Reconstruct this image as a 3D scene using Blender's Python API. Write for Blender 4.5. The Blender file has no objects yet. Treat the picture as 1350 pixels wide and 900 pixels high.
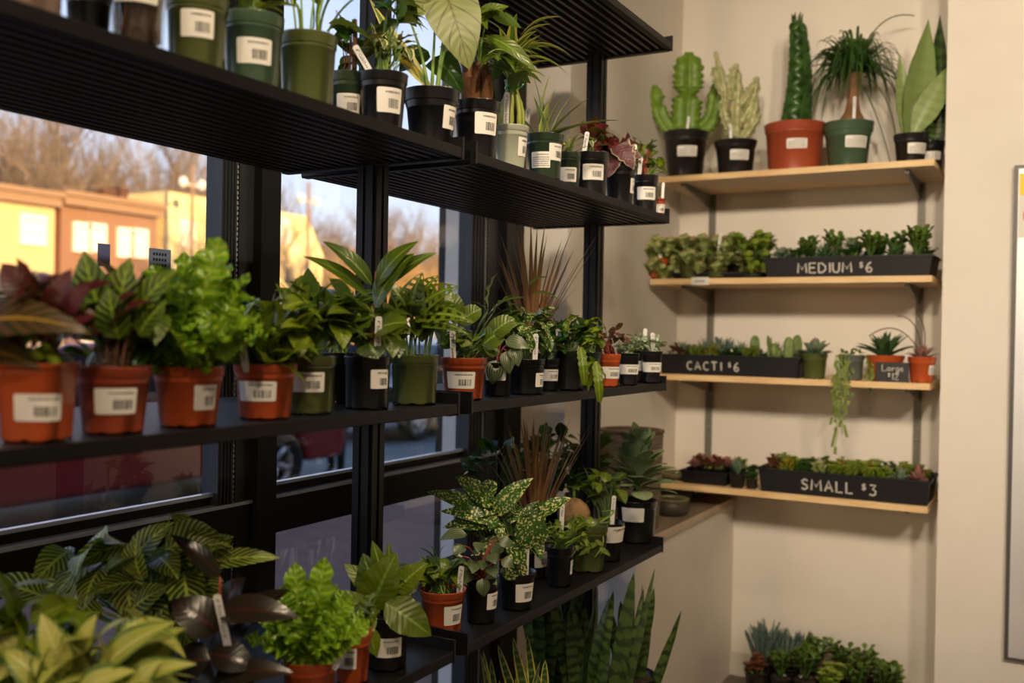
import bpy, math, random
from math import sin, cos, pi, radians, sqrt, exp
from mathutils import Vector, Matrix, Euler, noise
SC = bpy.context.scene
COL = SC.collection
V = Vector
# ------------------------------------------------------------------ camera model
F = 1285.0
EYE = V((0.0, 0.0, 1.45))
_y = V((716.0, -3.0, -F)).normalized()
_xn = V((-2306.0, 50.0, -F))
_x = -_xn; _x = (_x - _y * _x.dot(_y)).normalized()
_z = _x.cross(_y)
ROT = Matrix((_x, _y, _z))            # camera vector -> world vector
RGT = ROT @ V((1, 0, 0)); FWD = ROT @ V((0, 0, -1)); CUP = ROT @ V((0, 1, 0))

def ray(px, py): return ROT @ V((px - 675.0, 450.0 - py, -F)) / F
def at_t(px, py, t): return EYE + ray(px, py) * t
def at_x(px, py, x):
    r = ray(px, py); return EYE + r * ((x - EYE.x) / r.x)
def at_y(px, py, y):
    r = ray(px, py); return EYE + r * ((y - EYE.y) / r.y)
def at_z(px, py, z):
    r = ray(px, py); return EYE + r * ((z - EYE.z) / r.z)
def proj(p):
    v = V(p) - EYE; t = v.dot(FWD)
    return 675 + F * v.dot(RGT) / t, 450 - F * v.dot(CUP) / t, t
def on_xz(px, x, z):
    """point with given x and z seen in picture column px"""
    k = (px - 675.0) / F
    w = RGT - FWD * k                  # w.v = 0
    y = -(w.x * (x - EYE.x) + w.z * (z - EYE.z)) / w.y
    return V((x, y, z))
def on_yz(px, y, z):
    k = (px - 675.0) / F
    w = RGT - FWD * k
    x = -(w.y * (y - EYE.y) + w.z * (z - EYE.z)) / w.x
    return V((x, y, z))

# ------------------------------------------------------------------ mesh helpers
class MB:
    def __init__(s):
        s.v = []; s.f = []; s.uv = []; s.mi = []; s.rn = []; s.sm = []
    def add(s, vs, fs, mi=0, uvs=None, rn=0.5, smooth=True):
        b = len(s.v)
        s.v.extend([tuple(q) for q in vs])
        for f in fs:
            s.f.append([i + b for i in f]); s.mi.append(mi); s.sm.append(smooth); s.rn.append(rn)
            s.uv.append([uvs[i] for i in f] if uvs else [(0.5, 0.5)] * len(f))
        return b
    def box(s, lo, hi, mi=0, M=None):
        (a, b, c), (d, e, g) = lo, hi
        vs = [V((x, y, z)) for z in (c, g) for y in (b, e) for x in (a, d)]
        if M is not None: vs = [M @ q for q in vs]
        s.add(vs, [(0, 2, 3, 1), (4, 5, 7, 6), (0, 1, 5, 4), (2, 6, 7, 3), (0, 4, 6, 2), (1, 3, 7, 5)], mi, smooth=False)
    def tube(s, pts, rad, n=6, mi=0, rn=0.5, cap=True, flat=1.0):
        pts = [V(p) for p in pts]
        if not hasattr(rad, '__len__'): rad = [rad] * len(pts)
        vs = []; fs = []; uvs = []
        prev = None
        for i, p in enumerate(pts):
            d = (pts[min(i + 1, len(pts) - 1)] - pts[max(i - 1, 0)])
            if d.length < 1e-9: d = V((0, 0, 1))
            d.normalize()
            if prev is None:
                a = d.cross(V((0, 0, 1)))
                if a.length < .05: a = d.cross(V((1, 0, 0)))
            else:
                a = prev - d * prev.dot(d)
            a.normalize(); prev = a; b = d.cross(a)
            for k in range(n):
                t = 2 * pi * k / n
                vs.append(p + (a * cos(t) + b * sin(t) * flat) * rad[i]); uvs.append((k / n, i / max(1, len(pts) - 1)))
        for i in range(len(pts) - 1):
            for k in range(n):
                k2 = (k + 1) % n
                fs.append((i * n + k, i * n + k2, (i + 1) * n + k2, (i + 1) * n + k))
        if cap:
            fs.append(tuple(reversed(range(n)))); fs.append(tuple(range((len(pts) - 1) * n, len(pts) * n)))
        s.add(vs, fs, mi, uvs, rn)
    def lathe(s, prof, n=24, c=(0, 0, 0), mi=0, sq=0.0, fn=None, smooth=True, rn=.5, cap=False):
        vs = []; fs = []; uvs = []
        for j, (r, z) in enumerate(prof):
            for k in range(n):
                t = 2 * pi * k / n
                m = 1.0
                if sq: m = (abs(cos(t)) ** sq + abs(sin(t)) ** sq) ** (-1.0 / sq)
                zz = z + (fn(j, t) if fn else 0)
                vs.append(V((c[0] + r * m * cos(t), c[1] + r * m * sin(t), c[2] + zz))); uvs.append((k / n, j / len(prof)))
        for j in range(len(prof) - 1):
            for k in range(n):
                k2 = (k + 1) % n
                fs.append((j * n + k, j * n + k2, (j + 1) * n + k2, (j + 1) * n + k))
        if cap: fs.append(tuple(range((len(prof) - 1) * n, len(prof) * n)))
        s.add(vs, fs, mi, uvs, rn, smooth)
    def build(s, name, mats, parent=None, loc=None):
        me = bpy.data.meshes.new(name)
        me.from_pydata(s.v, [], s.f)
        if not isinstance(mats, (list, tuple)): mats = [mats]
        for m in mats: me.materials.append(m)
        me.polygons.foreach_set('material_index', s.mi)
        me.polygons.foreach_set('use_smooth', s.sm)
        uvl = me.uv_layers.new(name='UVMap')
        flat = [c for f in s.uv for u in f for c in u]
        uvl.data.foreach_set('uv', flat)
        at = me.attributes.new('rnd', 'FLOAT', 'FACE'); at.data.foreach_set('value', s.rn)
        me.update()
        o = bpy.data.objects.new(name, me); COL.objects.link(o)
        if parent is not None: o.parent = parent
        if loc is not None: o.location = loc
        return o

def tag(o, label=None, cat=None, group=None, kind=None):
    if label: o['label'] = label
    if cat: o['category'] = cat
    if group: o['group'] = group
    if kind: o['kind'] = kind
    return o
def empty(name, loc=(0, 0, 0), rz=0.0):
    o = bpy.data.objects.new(name, None); COL.objects.link(o)
    o.location = loc; o.rotation_euler = (0, 0, rz); o.empty_display_size = .05
    return o
def struct(name, mb, m, parent=None):
    o = mb.build(name, m, parent)
    if parent is None: o['kind'] = 'structure'
    return o
def copy_tree(o, parent=None):
    c = o.copy(); COL.objects.link(c)
    if parent is not None: c.parent = parent
    for ch in list(o.children): copy_tree(ch, c)
    return c
def bevel(o, w=.002, seg=2):
    m = o.modifiers.new('b', 'BEVEL'); m.width = w; m.segments = seg; m.limit_method = 'ANGLE'; m.angle_limit = .6
    return o

# ------------------------------------------------------------------ materials
def newmat(name):
    m = bpy.data.materials.new(name); m.use_nodes = True
    nt = m.node_tree; nt.nodes.clear()
    out = nt.nodes.new('ShaderNodeOutputMaterial')
    return m, nt, out
def N(nt, typ, **kw):
    n = nt.nodes.new(typ)
    for k, v in kw.items():
        if k.startswith('i_'):
            key = k[2:]; key = int(key) if key.isdigit() else key.replace('_', ' ')
            n.inputs[key].default_value = v
        else: setattr(n, k, v)
    return n
def c4(c): return (c[0], c[1], c[2], 1.0)
def srgb(r, g, b):
    def f(x):
        x /= 255.0
        return x / 12.92 if x <= .04045 else ((x + .055) / 1.055) ** 2.4
    return (f(r), f(g), f(b))
def mat(name, col, rough=.5, metal=0.0, col2=None, nscale=8.0, stretch=(1, 1, 1), bump=0.0, bscale=60.0, spec=.5, trans=0, emit=None, detail=4, coat=0, lo=.35, hi=.65):
    m, nt, out = newmat(name)
    p = N(nt, 'ShaderNodeBsdfPrincipled'); L = nt.links.new
    L(p.outputs[0], out.inputs[0])
    p.inputs['Base Color'].default_value = c4(col); p.inputs['Roughness'].default_value = rough
    p.inputs['Metallic'].default_value = metal; p.inputs['Specular IOR Level'].default_value = spec
    if trans: p.inputs['Transmission Weight'].default_value = trans
    if coat: p.inputs['Coat Weight'].default_value = coat
    if emit: p.inputs['Emission Color'].default_value = c4(col); p.inputs['Emission Strength'].default_value = emit
    tc = N(nt, 'ShaderNodeTexCoord')
    if col2 is not None:
        mp = N(nt, 'ShaderNodeMapping'); mp.inputs['Scale'].default_value = stretch
        nz = N(nt, 'ShaderNodeTexNoise'); nz.inputs['Scale'].default_value = nscale; nz.inputs['Detail'].default_value = detail
        cr = N(nt, 'ShaderNodeValToRGB'); cr.color_ramp.elements[0].position = lo; cr.color_ramp.elements[1].position = hi
        cr.color_ramp.elements[0].color = c4(col); cr.color_ramp.elements[1].color = c4(col2)
        L(tc.outputs['Object'], mp.inputs[0]); L(mp.outputs[0], nz.inputs[0]); L(nz.outputs[0], cr.inputs[0]); L(cr.outputs[0], p.inputs['Base Color'])
    if bump:
        nb = N(nt, 'ShaderNodeTexNoise'); nb.inputs['Scale'].default_value = bscale; nb.inputs['Detail'].default_value = 3
        bp = N(nt, 'ShaderNodeBump'); bp.inputs['Strength'].default_value = bump; bp.inputs['Distance'].default_value = .01
        L(tc.outputs['Object'], nb.inputs[0]); L(nb.outputs[0], bp.inputs['Height']); L(bp.outputs[0], p.inputs['Normal'])
    return m
def mathn(nt, op, a, b=None, clamp=False):
    n = nt.nodes.new('ShaderNodeMath'); n.operation = op; n.use_clamp = clamp
    for i, q in enumerate((a, b)):
        if q is None: continue
        if isinstance(q, (int, float)): n.inputs[i].default_value = q
        else: nt.links.new(q, n.inputs[i])
    return n.outputs[0]
def step(nt, x, a, b):
    n = nt.nodes.new('ShaderNodeMapRange'); n.interpolation_type = 'SMOOTHSTEP'
    nt.links.new(x, n.inputs[0]); n.inputs[1].default_value = a; n.inputs[2].default_value = b
    return n.outputs[0]
def mixc(nt, fac, a, b):
    n = nt.nodes.new('ShaderNodeMix'); n.data_type = 'RGBA'
    for i, q in ((0, fac), (6, a), (7, b)):
        if isinstance(q, (int, float)): n.inputs[i].default_value = q
        elif isinstance(q, tuple): n.inputs[i].default_value = c4(q)
        else: nt.links.new(q, n.inputs[i])
    return n.outputs[2]
def leafmat(name, dark, light, rib=None, vein=None, vn=0, vk=.5, vw=.18, spots=None, sscale=55, sthr=.53, edge=None, ew=.55, back=None, rough=.38, transl=.22, band=None, bn=10, tipc=None, ribw=.07, bst=.25):
    """leaf shader: u across, v along; vein = feather pattern, spots = splashes, edge = margins, band = cross bands"""
    m, nt, out = newmat(name); L = nt.links.new
    uv = N(nt, 'ShaderNodeUVMap'); sp = N(nt, 'ShaderNodeSeparateXYZ'); L(uv.outputs[0], sp.inputs[0])
    u = mathn(nt, 'ABSOLUTE', mathn(nt, 'MULTIPLY', mathn(nt, 'SUBTRACT', sp.outputs[0], .5), 2.0))
    v = sp.outputs[1]
    at = N(nt, 'ShaderNodeAttribute', attribute_name='rnd')
    tc = N(nt, 'ShaderNodeTexCoord')
    nz = N(nt, 'ShaderNodeTexNoise'); nz.inputs['Scale'].default_value = 28; L(tc.outputs['Object'], nz.inputs[0])
    mixf = mathn(nt, 'ADD', mathn(nt, 'MULTIPLY', at.outputs['Fac'], .8), mathn(nt, 'MULTIPLY', mathn(nt, 'SUBTRACT', nz.outputs[0], .4), .8), True)
    c = mixc(nt, mixf, dark, light)
    h = None
    if vein is not None:
        w = mathn(nt, 'FRACT', mathn(nt, 'SUBTRACT', mathn(nt, 'MULTIPLY', v, float(vn)), mathn(nt, 'MULTIPLY', u, vk * vn * .3)))
        tri = mathn(nt, 'ABSOLUTE', mathn(nt, 'SUBTRACT', w, .5))
        h = step(nt, tri, vw + .07, vw - .05) if vw < .5 else step(nt, tri, .2, .35)
        c = mixc(nt, h, c, vein)
    if spots is not None:
        n2 = N(nt, 'ShaderNodeTexNoise'); n2.inputs['Scale'].default_value = sscale; n2.inputs['Detail'].default_value = 2; L(tc.outputs['Object'], n2.inputs[0])
        c = mixc(nt, step(nt, n2.outputs[0], sthr, sthr + .05), c, spots)
    if band is not None:
        n3 = N(nt, 'ShaderNodeTexNoise'); n3.inputs['Scale'].default_value = 40; L(tc.outputs['Object'], n3.inputs[0])
        w = mathn(nt, 'SINE', mathn(nt, 'ADD', mathn(nt, 'MULTIPLY', v, bn * 6.28), mathn(nt, 'MULTIPLY', n3.outputs[0], 9.0)))
        c = mixc(nt, step(nt, w, -.2, .7), c, band)
    if edge is not None:
        e = mathn(nt, 'ADD', u, mathn(nt, 'MULTIPLY', mathn(nt, 'SUBTRACT', nz.outputs[0], .5), .5))
        c = mixc(nt, step(nt, e, ew, ew + .1), c, edge)
    if rib is not None:
        c = mixc(nt, step(nt, u, ribw + .05, ribw - .03), c, rib)
    if tipc is not None:
        c = mixc(nt, step(nt, v, .75, 1.0), c, tipc)
    geo = N(nt, 'ShaderNodeNewGeometry')
    if back is not None:
        c = mixc(nt, geo.outputs['Backfacing'], c, back)
    p = N(nt, 'ShaderNodeBsdfPrincipled'); p.inputs['Roughness'].default_value = rough; p.inputs['Specular IOR Level'].default_value = .45
    L(c, p.inputs['Base Color'])
    # quilted side veins as relief
    fr = mathn(nt, 'FRACT', mathn(nt, 'SUBTRACT', mathn(nt, 'MULTIPLY', v, 9.0), mathn(nt, 'MULTIPLY', u, 1.8)))
    hh = mathn(nt, 'ABSOLUTE', mathn(nt, 'SUBTRACT', fr, .5))
    bp = N(nt, 'ShaderNodeBump'); bp.inputs['Strength'].default_value = bst; bp.inputs['Distance'].default_value = .004
    L(hh, bp.inputs['Height']); L(bp.outputs[0], p.inputs['Normal'])
    tr = N(nt, 'ShaderNodeBsdfTranslucent'); L(mixc(nt, .35, c, (.5, .6, .05)), tr.inputs[0])
    mx = N(nt, 'ShaderNodeMixShader'); mx.inputs[0].default_value = transl
    L(p.outputs[0], mx.inputs[1]); L(tr.outputs[0], mx.inputs[2]); L(mx.outputs[0], out.inputs[0])
    return m

# ------------------------------------------------------------------ handwriting
GL = {
 'M': [[(0, 0), (.08, 1), (.45, .35), (.82, 1), (.9, 0)]], 'E': [[(.65, 1), (0, 1), (0, 0), (.65, 0)], [(0, .52), (.55, .52)]],
 'D': [[(0, 0), (0, 1), (.35, .95), (.68, .65), (.68, .3), (.4, .03), (0, 0)]], 'I': [[(.15, 1), (.15, 0)]],
 'U': [[(0, 1), (0, .3), (.15, .03), (.45, .0), (.62, .25), (.65, 1)]],
 'C': [[(.6, .85), (.4, 1), (.12, .85), (0, .5), (.1, .15), (.35, 0), (.62, .12)]],
 'A': [[(0, 0), (.33, 1), (.7, 0)], [(.12, .35), (.58, .35)]], 'T': [[(0, 1), (.7, 1)], [(.35, 1), (.35, 0)]],
 'S': [[(.55, .85), (.3, 1), (.05, .8), (.12, .58), (.45, .42), (.55, .2), (.3, 0), (0, .12)]],
 'L': [[(0, 1), (0, 0), (.55, .02)]],
 '$': [[(.5, .8), (.25, .9), (.05, .72), (.2, .52), (.45, .4), (.45, .2), (.2, .1), (0, .22)], [(.27, 1.05), (.22, -.05)]],
 '6': [[(.5, 1), (.2, .75), (.03, .35), (.15, .03), (.45, 0), (.58, .25), (.4, .48), (.08, .35)]],
 '3': [[(.05, .95), (.55, .95), (.28, .58), (.55, .4), (.5, .1), (.25, 0), (0, .1)]],
 '1': [[(.05, .78), (.22, 1), (.2, 0)]], '2': [[(0, .8), (.25, 1), (.5, .8), (.4, .5), (0, .03), (.6, 0)]],
 'l': [[(.55, .9), (.35, 1), (.25, .5), (.15, .05), (0, .15), (.2, .2), (.5, 0), (.7, .1)]],
 'a': [[(.45, .5), (.2, .55), (0, .25), (.15, 0), (.4, .2), (.48, .5), (.45, .1), (.6, .05)]],
 'r': [[(.02, .5), (.08, 0)], [(.06, .3), (.25, .52), (.42, .45)]],
 'g': [[(.45, .5), (.2, .55), (0, .3), (.15, .05), (.4, .2), (.46, .5), (.42, -.35), (.15, -.5), (0, -.3), (.5, .1)]],
 'e': [[(.05, .25), (.42, .32), (.3, .55), (.05, .4), (.08, .08), (.3, 0), (.5, .12)]],
}
def strokes(mb, text, h, M, mi=0, w=None, gap=.28, rnd=0.0, r=None):
    """flat ribbon lettering: origin bottom left, in the local XZ plane placed by M"""
    x = 0.0; w = w or h * .075
    rr = r or random.Random(5)
    for ch in text:
        if ch == ' ': x += .55; continue
        sup = ch == '$'
        k = .6 if sup else 1.0; oz = .42 if sup else 0
        g = GL[ch]; mx = max(p[0] for s in g for p in s)
        for s in g:
            pts = [((x + p[0] * k) * h, (oz + p[1] * k) * h) for p in s]
            # smooth polyline
            vs = []; 
            for i, p in enumerate(pts):
                a = pts[max(0, i - 1)]; b = pts[min(len(pts) - 1, i + 1)]
                dx, dz = b[0] - a[0], b[1] - a[1]; l = sqrt(dx * dx + dz * dz) or 1
                nx, nz = -dz / l * w, dx / l * w
                vs += [M @ V((p[0] + nx, 0, p[1] + nz)), M @ V((p[0] - nx, 0, p[1] - nz))]
            fs = [(2 * i, 2 * i + 1, 2 * i + 3, 2 * i + 2) for i in range(len(pts) - 1)]
            mb.add(vs, fs, mi, smooth=False)
        x += mx * k + gap
    return x * h
_tcache = {}
def textmesh(body):
    """verts and faces of a line of text in the built-in face, unit height"""
    if body in _tcache: return _tcache[body]
    cu = bpy.data.curves.new('t', 'FONT'); cu.body = body; cu.resolution_u = 1; cu.shear = .15
    ob = bpy.data.objects.new('t', cu); COL.objects.link(ob)
    dg = bpy.context.evaluated_depsgraph_get(); dg.update()
    me = bpy.data.meshes.new_from_object(ob.evaluated_get(dg))
    vs = [V(v.co) for v in me.vertices]; fs = [tuple(p.vertices) for p in me.polygons]
    bpy.data.objects.remove(ob); bpy.data.curves.remove(cu); bpy.data.meshes.remove(me)
    _tcache[body] = (vs, fs); return vs, fs
# ------------------------------------------------------------------ palette
M_WALL = mat('wall_paint', srgb(234, 227, 217), .75, col2=srgb(228, 220, 209), nscale=3, bump=.08, bscale=120)
M_CEIL = mat('ceiling_paint', srgb(215, 208, 196), .8)
M_FLOOR = mat('floor_concrete', srgb(120, 108, 96), .5, col2=srgb(92, 84, 76), nscale=5)
M_FRAME = mat('dark_aluminium', (.004, .0045, .006), .45, spec=.3)
M_FRAMEG = mat('grey_aluminium', (.03, .034, .042), .4, metal=.3)
M_SILVER = mat('glazing_seal', (.42, .46, .5), .4, metal=.4)
M_BLACK = mat('black_steel', (.005, .0045, .0045), .5, spec=.25, bump=.05, bscale=300)
M_RIB = mat('lit_rib_steel', (.035, .034, .036), .4, spec=.5)  # paler than the shelf steel; colour carries the light on rib faces
M_BLACKG = mat('black_steel_post', (.006, .0055, .0055), .42, spec=.3)
M_PINE = mat('pine_wood', srgb(238, 206, 156), .5, col2=srgb(222, 182, 128), nscale=5, stretch=(1.2, 14, 14), bump=.06)
M_STDGREY = mat('grey_standard', srgb(126, 121, 110), .45, metal=.1)
M_STEEL = mat('stainless_steel', (.66, .65, .66), .48, metal=.5, col2=(.55, .56, .6), nscale=2)
M_WHITE = mat('white_paper', srgb(226, 222, 214), .6)
M_INK = mat('black_ink', (.02, .02, .02), .6)
M_YEL = mat('yellow_print', srgb(240, 205, 20), .5)
M_RED = mat('red_print', srgb(214, 84, 42), .5)
M_TOPL = mat('ledge_laminate', srgb(146, 130, 112), .5, col2=srgb(116, 102, 86), nscale=4, stretch=(14, 1.2, 1), bump=.03)
M_KERBP = mat('cream_edge', srgb(196, 176, 152), .6)

# glass: clear with real surface reflections
def glassmat():
    m, nt, out = newmat('window_glass'); L = nt.links.new
    tr = N(nt, 'ShaderNodeBsdfTransparent'); tr.inputs[0].default_value = (.9, .9, .9, 1)
    gl = N(nt, 'ShaderNodeBsdfGlossy'); gl.inputs['Roughness'].default_value = .01; gl.inputs[0].default_value = (.9, .9, .9, 1)
    fr = N(nt, 'ShaderNodeFresnel'); fr.inputs[0].default_value = 1.5
    mx = N(nt, 'ShaderNodeMixShader')
    g = N(nt, 'ShaderNodeNewGeometry'); f2 = mathn(nt, 'MULTIPLY', mathn(nt, 'MULTIPLY', fr.outputs[0], mathn(nt, 'SUBTRACT', 1.0, g.outputs['Backfacing'])), 1.7, True)
    L(f2, mx.inputs[0]); L(tr.outputs[0], mx.inputs[1]); L(gl.outputs[0], mx.inputs[2]); L(mx.outputs[0], out.inputs[0])
    return m
M_GLASS = glassmat()

XW = -1.66      # window plane
XL = -1.47      # left wall beyond the window
YR = 3.02       # where the window ends
YB = 4.15       # back wall
XP = -0.358     # left edge of the pillar
YP = 3.815       # pillar face
X_R = 4.2       # right wall
Y_F = -4.0      # wall behind the camera
ZC = 3.15

m = MB(); m.box((-2.0, Y_F, -.1), (X_R, YB + .3, 0)); struct('floor', m, M_FLOOR)
m = MB(); m.box((-2.0, Y_F, ZC), (X_R, YB + .3, ZC + .2)); struct('ceiling', m, M_CEIL)
m = MB(); m.box((-2.0, YB, 0), (X_R, YB + .3, ZC)); struct('wall_back', m, M_WALL)
m = MB(); m.box((XL - .5, YR, 0), (XL, YB, ZC)); struct('wall_left', m, M_WALL)
m = MB(); m.box((XP, YP, 0), (X_R, YB, ZC)); o = struct('wall_pillar', m, M_WALL)
m = MB(); m.box((X_R, Y_F, 0), (X_R + .3, YB + .3, ZC)); struct('wall_right', m, M_WALL)
m = MB(); m.box((-2.0, Y_F - .3, 0), (X_R, Y_F, ZC)); struct('wall_front', m, M_WALL)
# the storey above, which shades the street
m = MB(); m.box((-2.0, Y_F - 12, ZC + .2), (X_R + 6, YB + 14, 6.6)); struct('roof', m, mat('brick_above', srgb(110, 70, 55), .8))
m = MB(); m.box((-2.0, YB + .3, 0), (X_R + 6, YB + 14, ZC + .2)); m.box((-2.0, Y_F - 12, 0), (X_R + 6, Y_F - .3, ZC + .2)); struct('wall_neighbour', m, mat('brick_side', srgb(110, 70, 55), .8))
m = MB(); m.box((XL, YB - .014, 0), (XP, YB, .10)); struct('baseboard_back', m, M_CEIL)
# ledge
XLE = -1.20
m = MB(); m.box((XL, YR, 0), (XLE, YB - .001, .74)); struct('ledge_wall', m, M_WALL)
m = MB(); m.box((XL, YR - .005, .74), (XLE + .006, YB - .001, .765)); b = struct('trim_1', m, [M_TOPL])
m = MB(); m.box((XLE + .006, YR - .005, .738), (XLE + .010, YB - .001, .7655)); struct('trim_2', m, [M_KERBP])

# ---- window: frames, transom, panes
ZT0, ZT1 = .955, 1.045     # transom
ZH = 2.95
def mull(n, y0, y1):
    """coupled frame: grey leaf, seal, grey leaf, black post"""
    w = y1 - y0
    g = MB(); g.box((XW - .05, y0, 0), (XW, y0 + w * .27, ZH)); g.box((XW - .05, y0 + w * .34, 0), (XW - .004, y0 + w * .62, ZH))
    for k in range(4): g.box((XW, y0 + w * (.04 + .06 * k), 0), (XW + .003, y0 + w * (.06 + .06 * k), ZH))
    a = struct('window_%d' % n, g, M_FRAMEG)
    s = MB(); s.box((XW - .05, y0 + w * .27, 0), (XW - .010, y0 + w * .34, ZH)); k = 0
    z = .0
    while z < ZH:
        s.box((XW - .010, y0 + w * .285, z), (XW - .005, y0 + w * .325, z + .007)); z += .012
    struct('seal', s, M_SILVER, a)
    b = MB(); b.box((XW - .06, y0 + w * .62, 0), (XW + .02, y1, ZH)); struct('post', b, M_FRAME, a)
    return a
mull(1, 1.614, 1.785)
mull(2, 2.70, YR - .002)
mull(3, .20, .37); mull(4, -1.25, -1.08)
def glass(n, y0, y1):
    g = MB(); g.box((XW - .034, y0, 0.08), (XW - .028, y1, ZH)); o = struct('window_%d' % n, g, M_GLASS)
glass(5, 1.787, 2.698); glass(6, .372, 1.612); glass(7, -1.078, .198); glass(8, -2.6, -1.252)
# rails
m = MB()
m.box((XW - .055, -2.6, ZT0), (XW + .004, YR - .003, ZT1 - .006)); tr = struct('trim_3', m, M_FRAME)
m = MB()
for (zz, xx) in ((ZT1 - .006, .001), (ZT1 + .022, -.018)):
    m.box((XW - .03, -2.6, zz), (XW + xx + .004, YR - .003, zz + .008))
struct('trim_4', m, mat('rail_glint', (.6, .68, .8), .3, metal=.3))  # pale blue colour paints the highlights along the rail edges
m = MB(); m.box((XW - .05, -2.6, ZT1 - .006), (XW - .022, YR - .003, ZT1 + .022)); struct('trim_5', m, M_FRAME)
m = MB(); m.box((XW - .055, -2.6, ZH), (XW + .01, YR - .003, ZH + .2)); m.box((XW - .055, -2.6, 0), (XW + .004, YR - .003, .08)); struct('trim_6', m, M_FRAME)
m = MB(); m.box((XW - .3, Y_F, 0), (XW, -2.6, ZC)); struct('wall_corner', m, M_WALL)
m = MB(); m.box((-2.0, YR, 0), (XL - .5, YB, ZC)); struct('wall_outer', m, M_FRAME)

# ---- black slatted shelf unit
XF, XB = -1.0, -1.445
XC = (XF + XB) / 2
Y0, Y1, Y2 = .455, 1.594, 2.733
TIERS = {'bottom': .301, 'low': .838, 'mid': 1.3145, 'top': 1.8065, 'high': 2.314}   # upper surface
TH = .021
UNIT = empty('shelving_unit', (XC, Y1 + .0045, 0))
def slat_shelf(y0, y1, z, label, tier):
    o = V((XC, (y0 + y1) / 2, z - TH))
    w = XF - XB; hx = w / 2; hy = (y1 - y0) / 2
    d = MB(); n = 16; p = (w - .02) / n
    for i in range(n):
        x = -hx + .01 + i * p
        d.box((x, -hy + .006, .001), (x + p * .34, hy - .006, TH - .004), 1)
    d.box((-hx + .004, -hy + .006, TH - .004), (hx - .004, hy - .006, TH - .0005))
    e = d.build('slatted_shelf', [M_BLACK, M_RIB], UNIT); e.location = o - UNIT.location
    b = MB(); b.box((hx - .004, -hy, 0), (hx, hy, TH)); b.box((-hx, -hy, 0), (-hx + .004, hy, TH)); b.box((hx - .018, -hy, 0), (hx, hy, .003))
    bevel(b.build('edge_rail', M_BLACK, e), .0015)
    for sy in (-1, 1):
        c = MB(); yy = sy * (hy - .003)
        ya, yb = (yy - .003, yy + .003)
        c.box((-hx + .002, ya, -.002), (hx + .0015, yb, TH + .021))
        c.box((-hx + .002, ya - (.014 if sy > 0 else 0), -.003), (hx - .01, yb + (.014 if sy < 0 else 0), .0))
        c.build('end_bracket', M_BLACKG, e)
    e['label'] = label
    return e
for tier, z in TIERS.items():
    for k, (a, b) in enumerate(((Y0, Y1 - .003), (Y1 + .040, Y2))):
        if k == 0 and tier in ('bottom', 'high'): continue
        if tier == 'high': a = Y1 + .25
        slat_shelf(a, b, z, tier.replace('high', 'highest') + ' slatted shelf of the ' + ('section nearest the camera' if k == 0 else 'section beside the ledge'), tier)
for y in (Y1 + .0045, Y2 - .045):
    m = MB(); h = 2.75
    m.box((-.022, -.022, 0), (.022, .022, h))
    m.box((.022, -.020, .02), (.026, -.004, h)); m.box((.022, .004, .02), (.026, .020, h))
    m.box((-.020, -.026, .02), (-.004, -.022, h)); m.box((.004, -.026, .02), (.020, -.022, h))
    m.box((-.22, -.02, 0), (.22, .02, .03))
    m.build('upright_post', M_BLACKG, UNIT, (0, y - UNIT.location.y, 0))
tag(UNIT, 'black steel shelving unit with slatted shelves standing before the shop window', 'shelving unit')

# ---- wooden wall shelves with brackets
SX0, SX1 = -1.462, -.385
YS = 3.74
def zat(px, py, y): return at_y(px, py, y).z
for name, px, py, lab, x0 in (('a', 1050, 221.0, 'uppermost pine wall shelf holding cacti and a braided snake plant', -1.425),
                         ('b', 1050, 365.0, 'pine wall shelf second from top, carrying the MEDIUM tray', -1.445),
                         ('c', 1050, 499.0, 'pine wall shelf third from top, carrying the CACTI tray', -1.45),
                         ('d', 1050, 652.0, 'lowest pine wall shelf, carrying the SMALL tray', -1.462)):
    z = zat(px, py, YS)
    e = empty('wooden_shelf', ((SX0 + SX1) / 2, YS, z))
    m = MB(); cx = (SX0 + SX1) / 2
    m.box((x0 - cx, 0, -.024), (SX1 - cx, YB - .012 - YS, 0)); bevel(m.build('board', M_PINE, e), .002)
    for bx in (on_yz(937, YB, z).x, on_yz(1212, YB, z).x):
        k = MB(); x = bx - cx
        d = YB - .013 - YS
        k.box((x - .008, .05, -.036), (x + .008, d, -.0245))
        k.add([(x - .004, .06, -.036), (x - .004, d, -.036), (x - .004, d, -.088), (x + .004, .06, -.036), (x + .004, d, -.036), (x + .004, d, -.088)],
              [(0, 1, 2), (5, 4, 3), (0, 2, 5, 3)], smooth=False)
        k.build('bracket', M_STDGREY, e)
    tag(e, lab, 'shelf', 'pine wall shelves in the alcove')
    globals()['ZS_' + name] = z
    if name == 'b':
        q = MB(); c = on_yz(923, YS - .002, z - .012); c = c - V((cx, YS, z))
        q.box((c.x - .036, -.004, -.026), (c.x + .036, -.001, .004)); 
        for i in range(8): q.box((c.x - .02 + i * .005, -.0046, -.016), (c.x - .018 + i * .005 + .001 * (i % 2), -.004, -.008), 1)
        q.build('price_label', [M_WHITE, M_INK], e)
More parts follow.
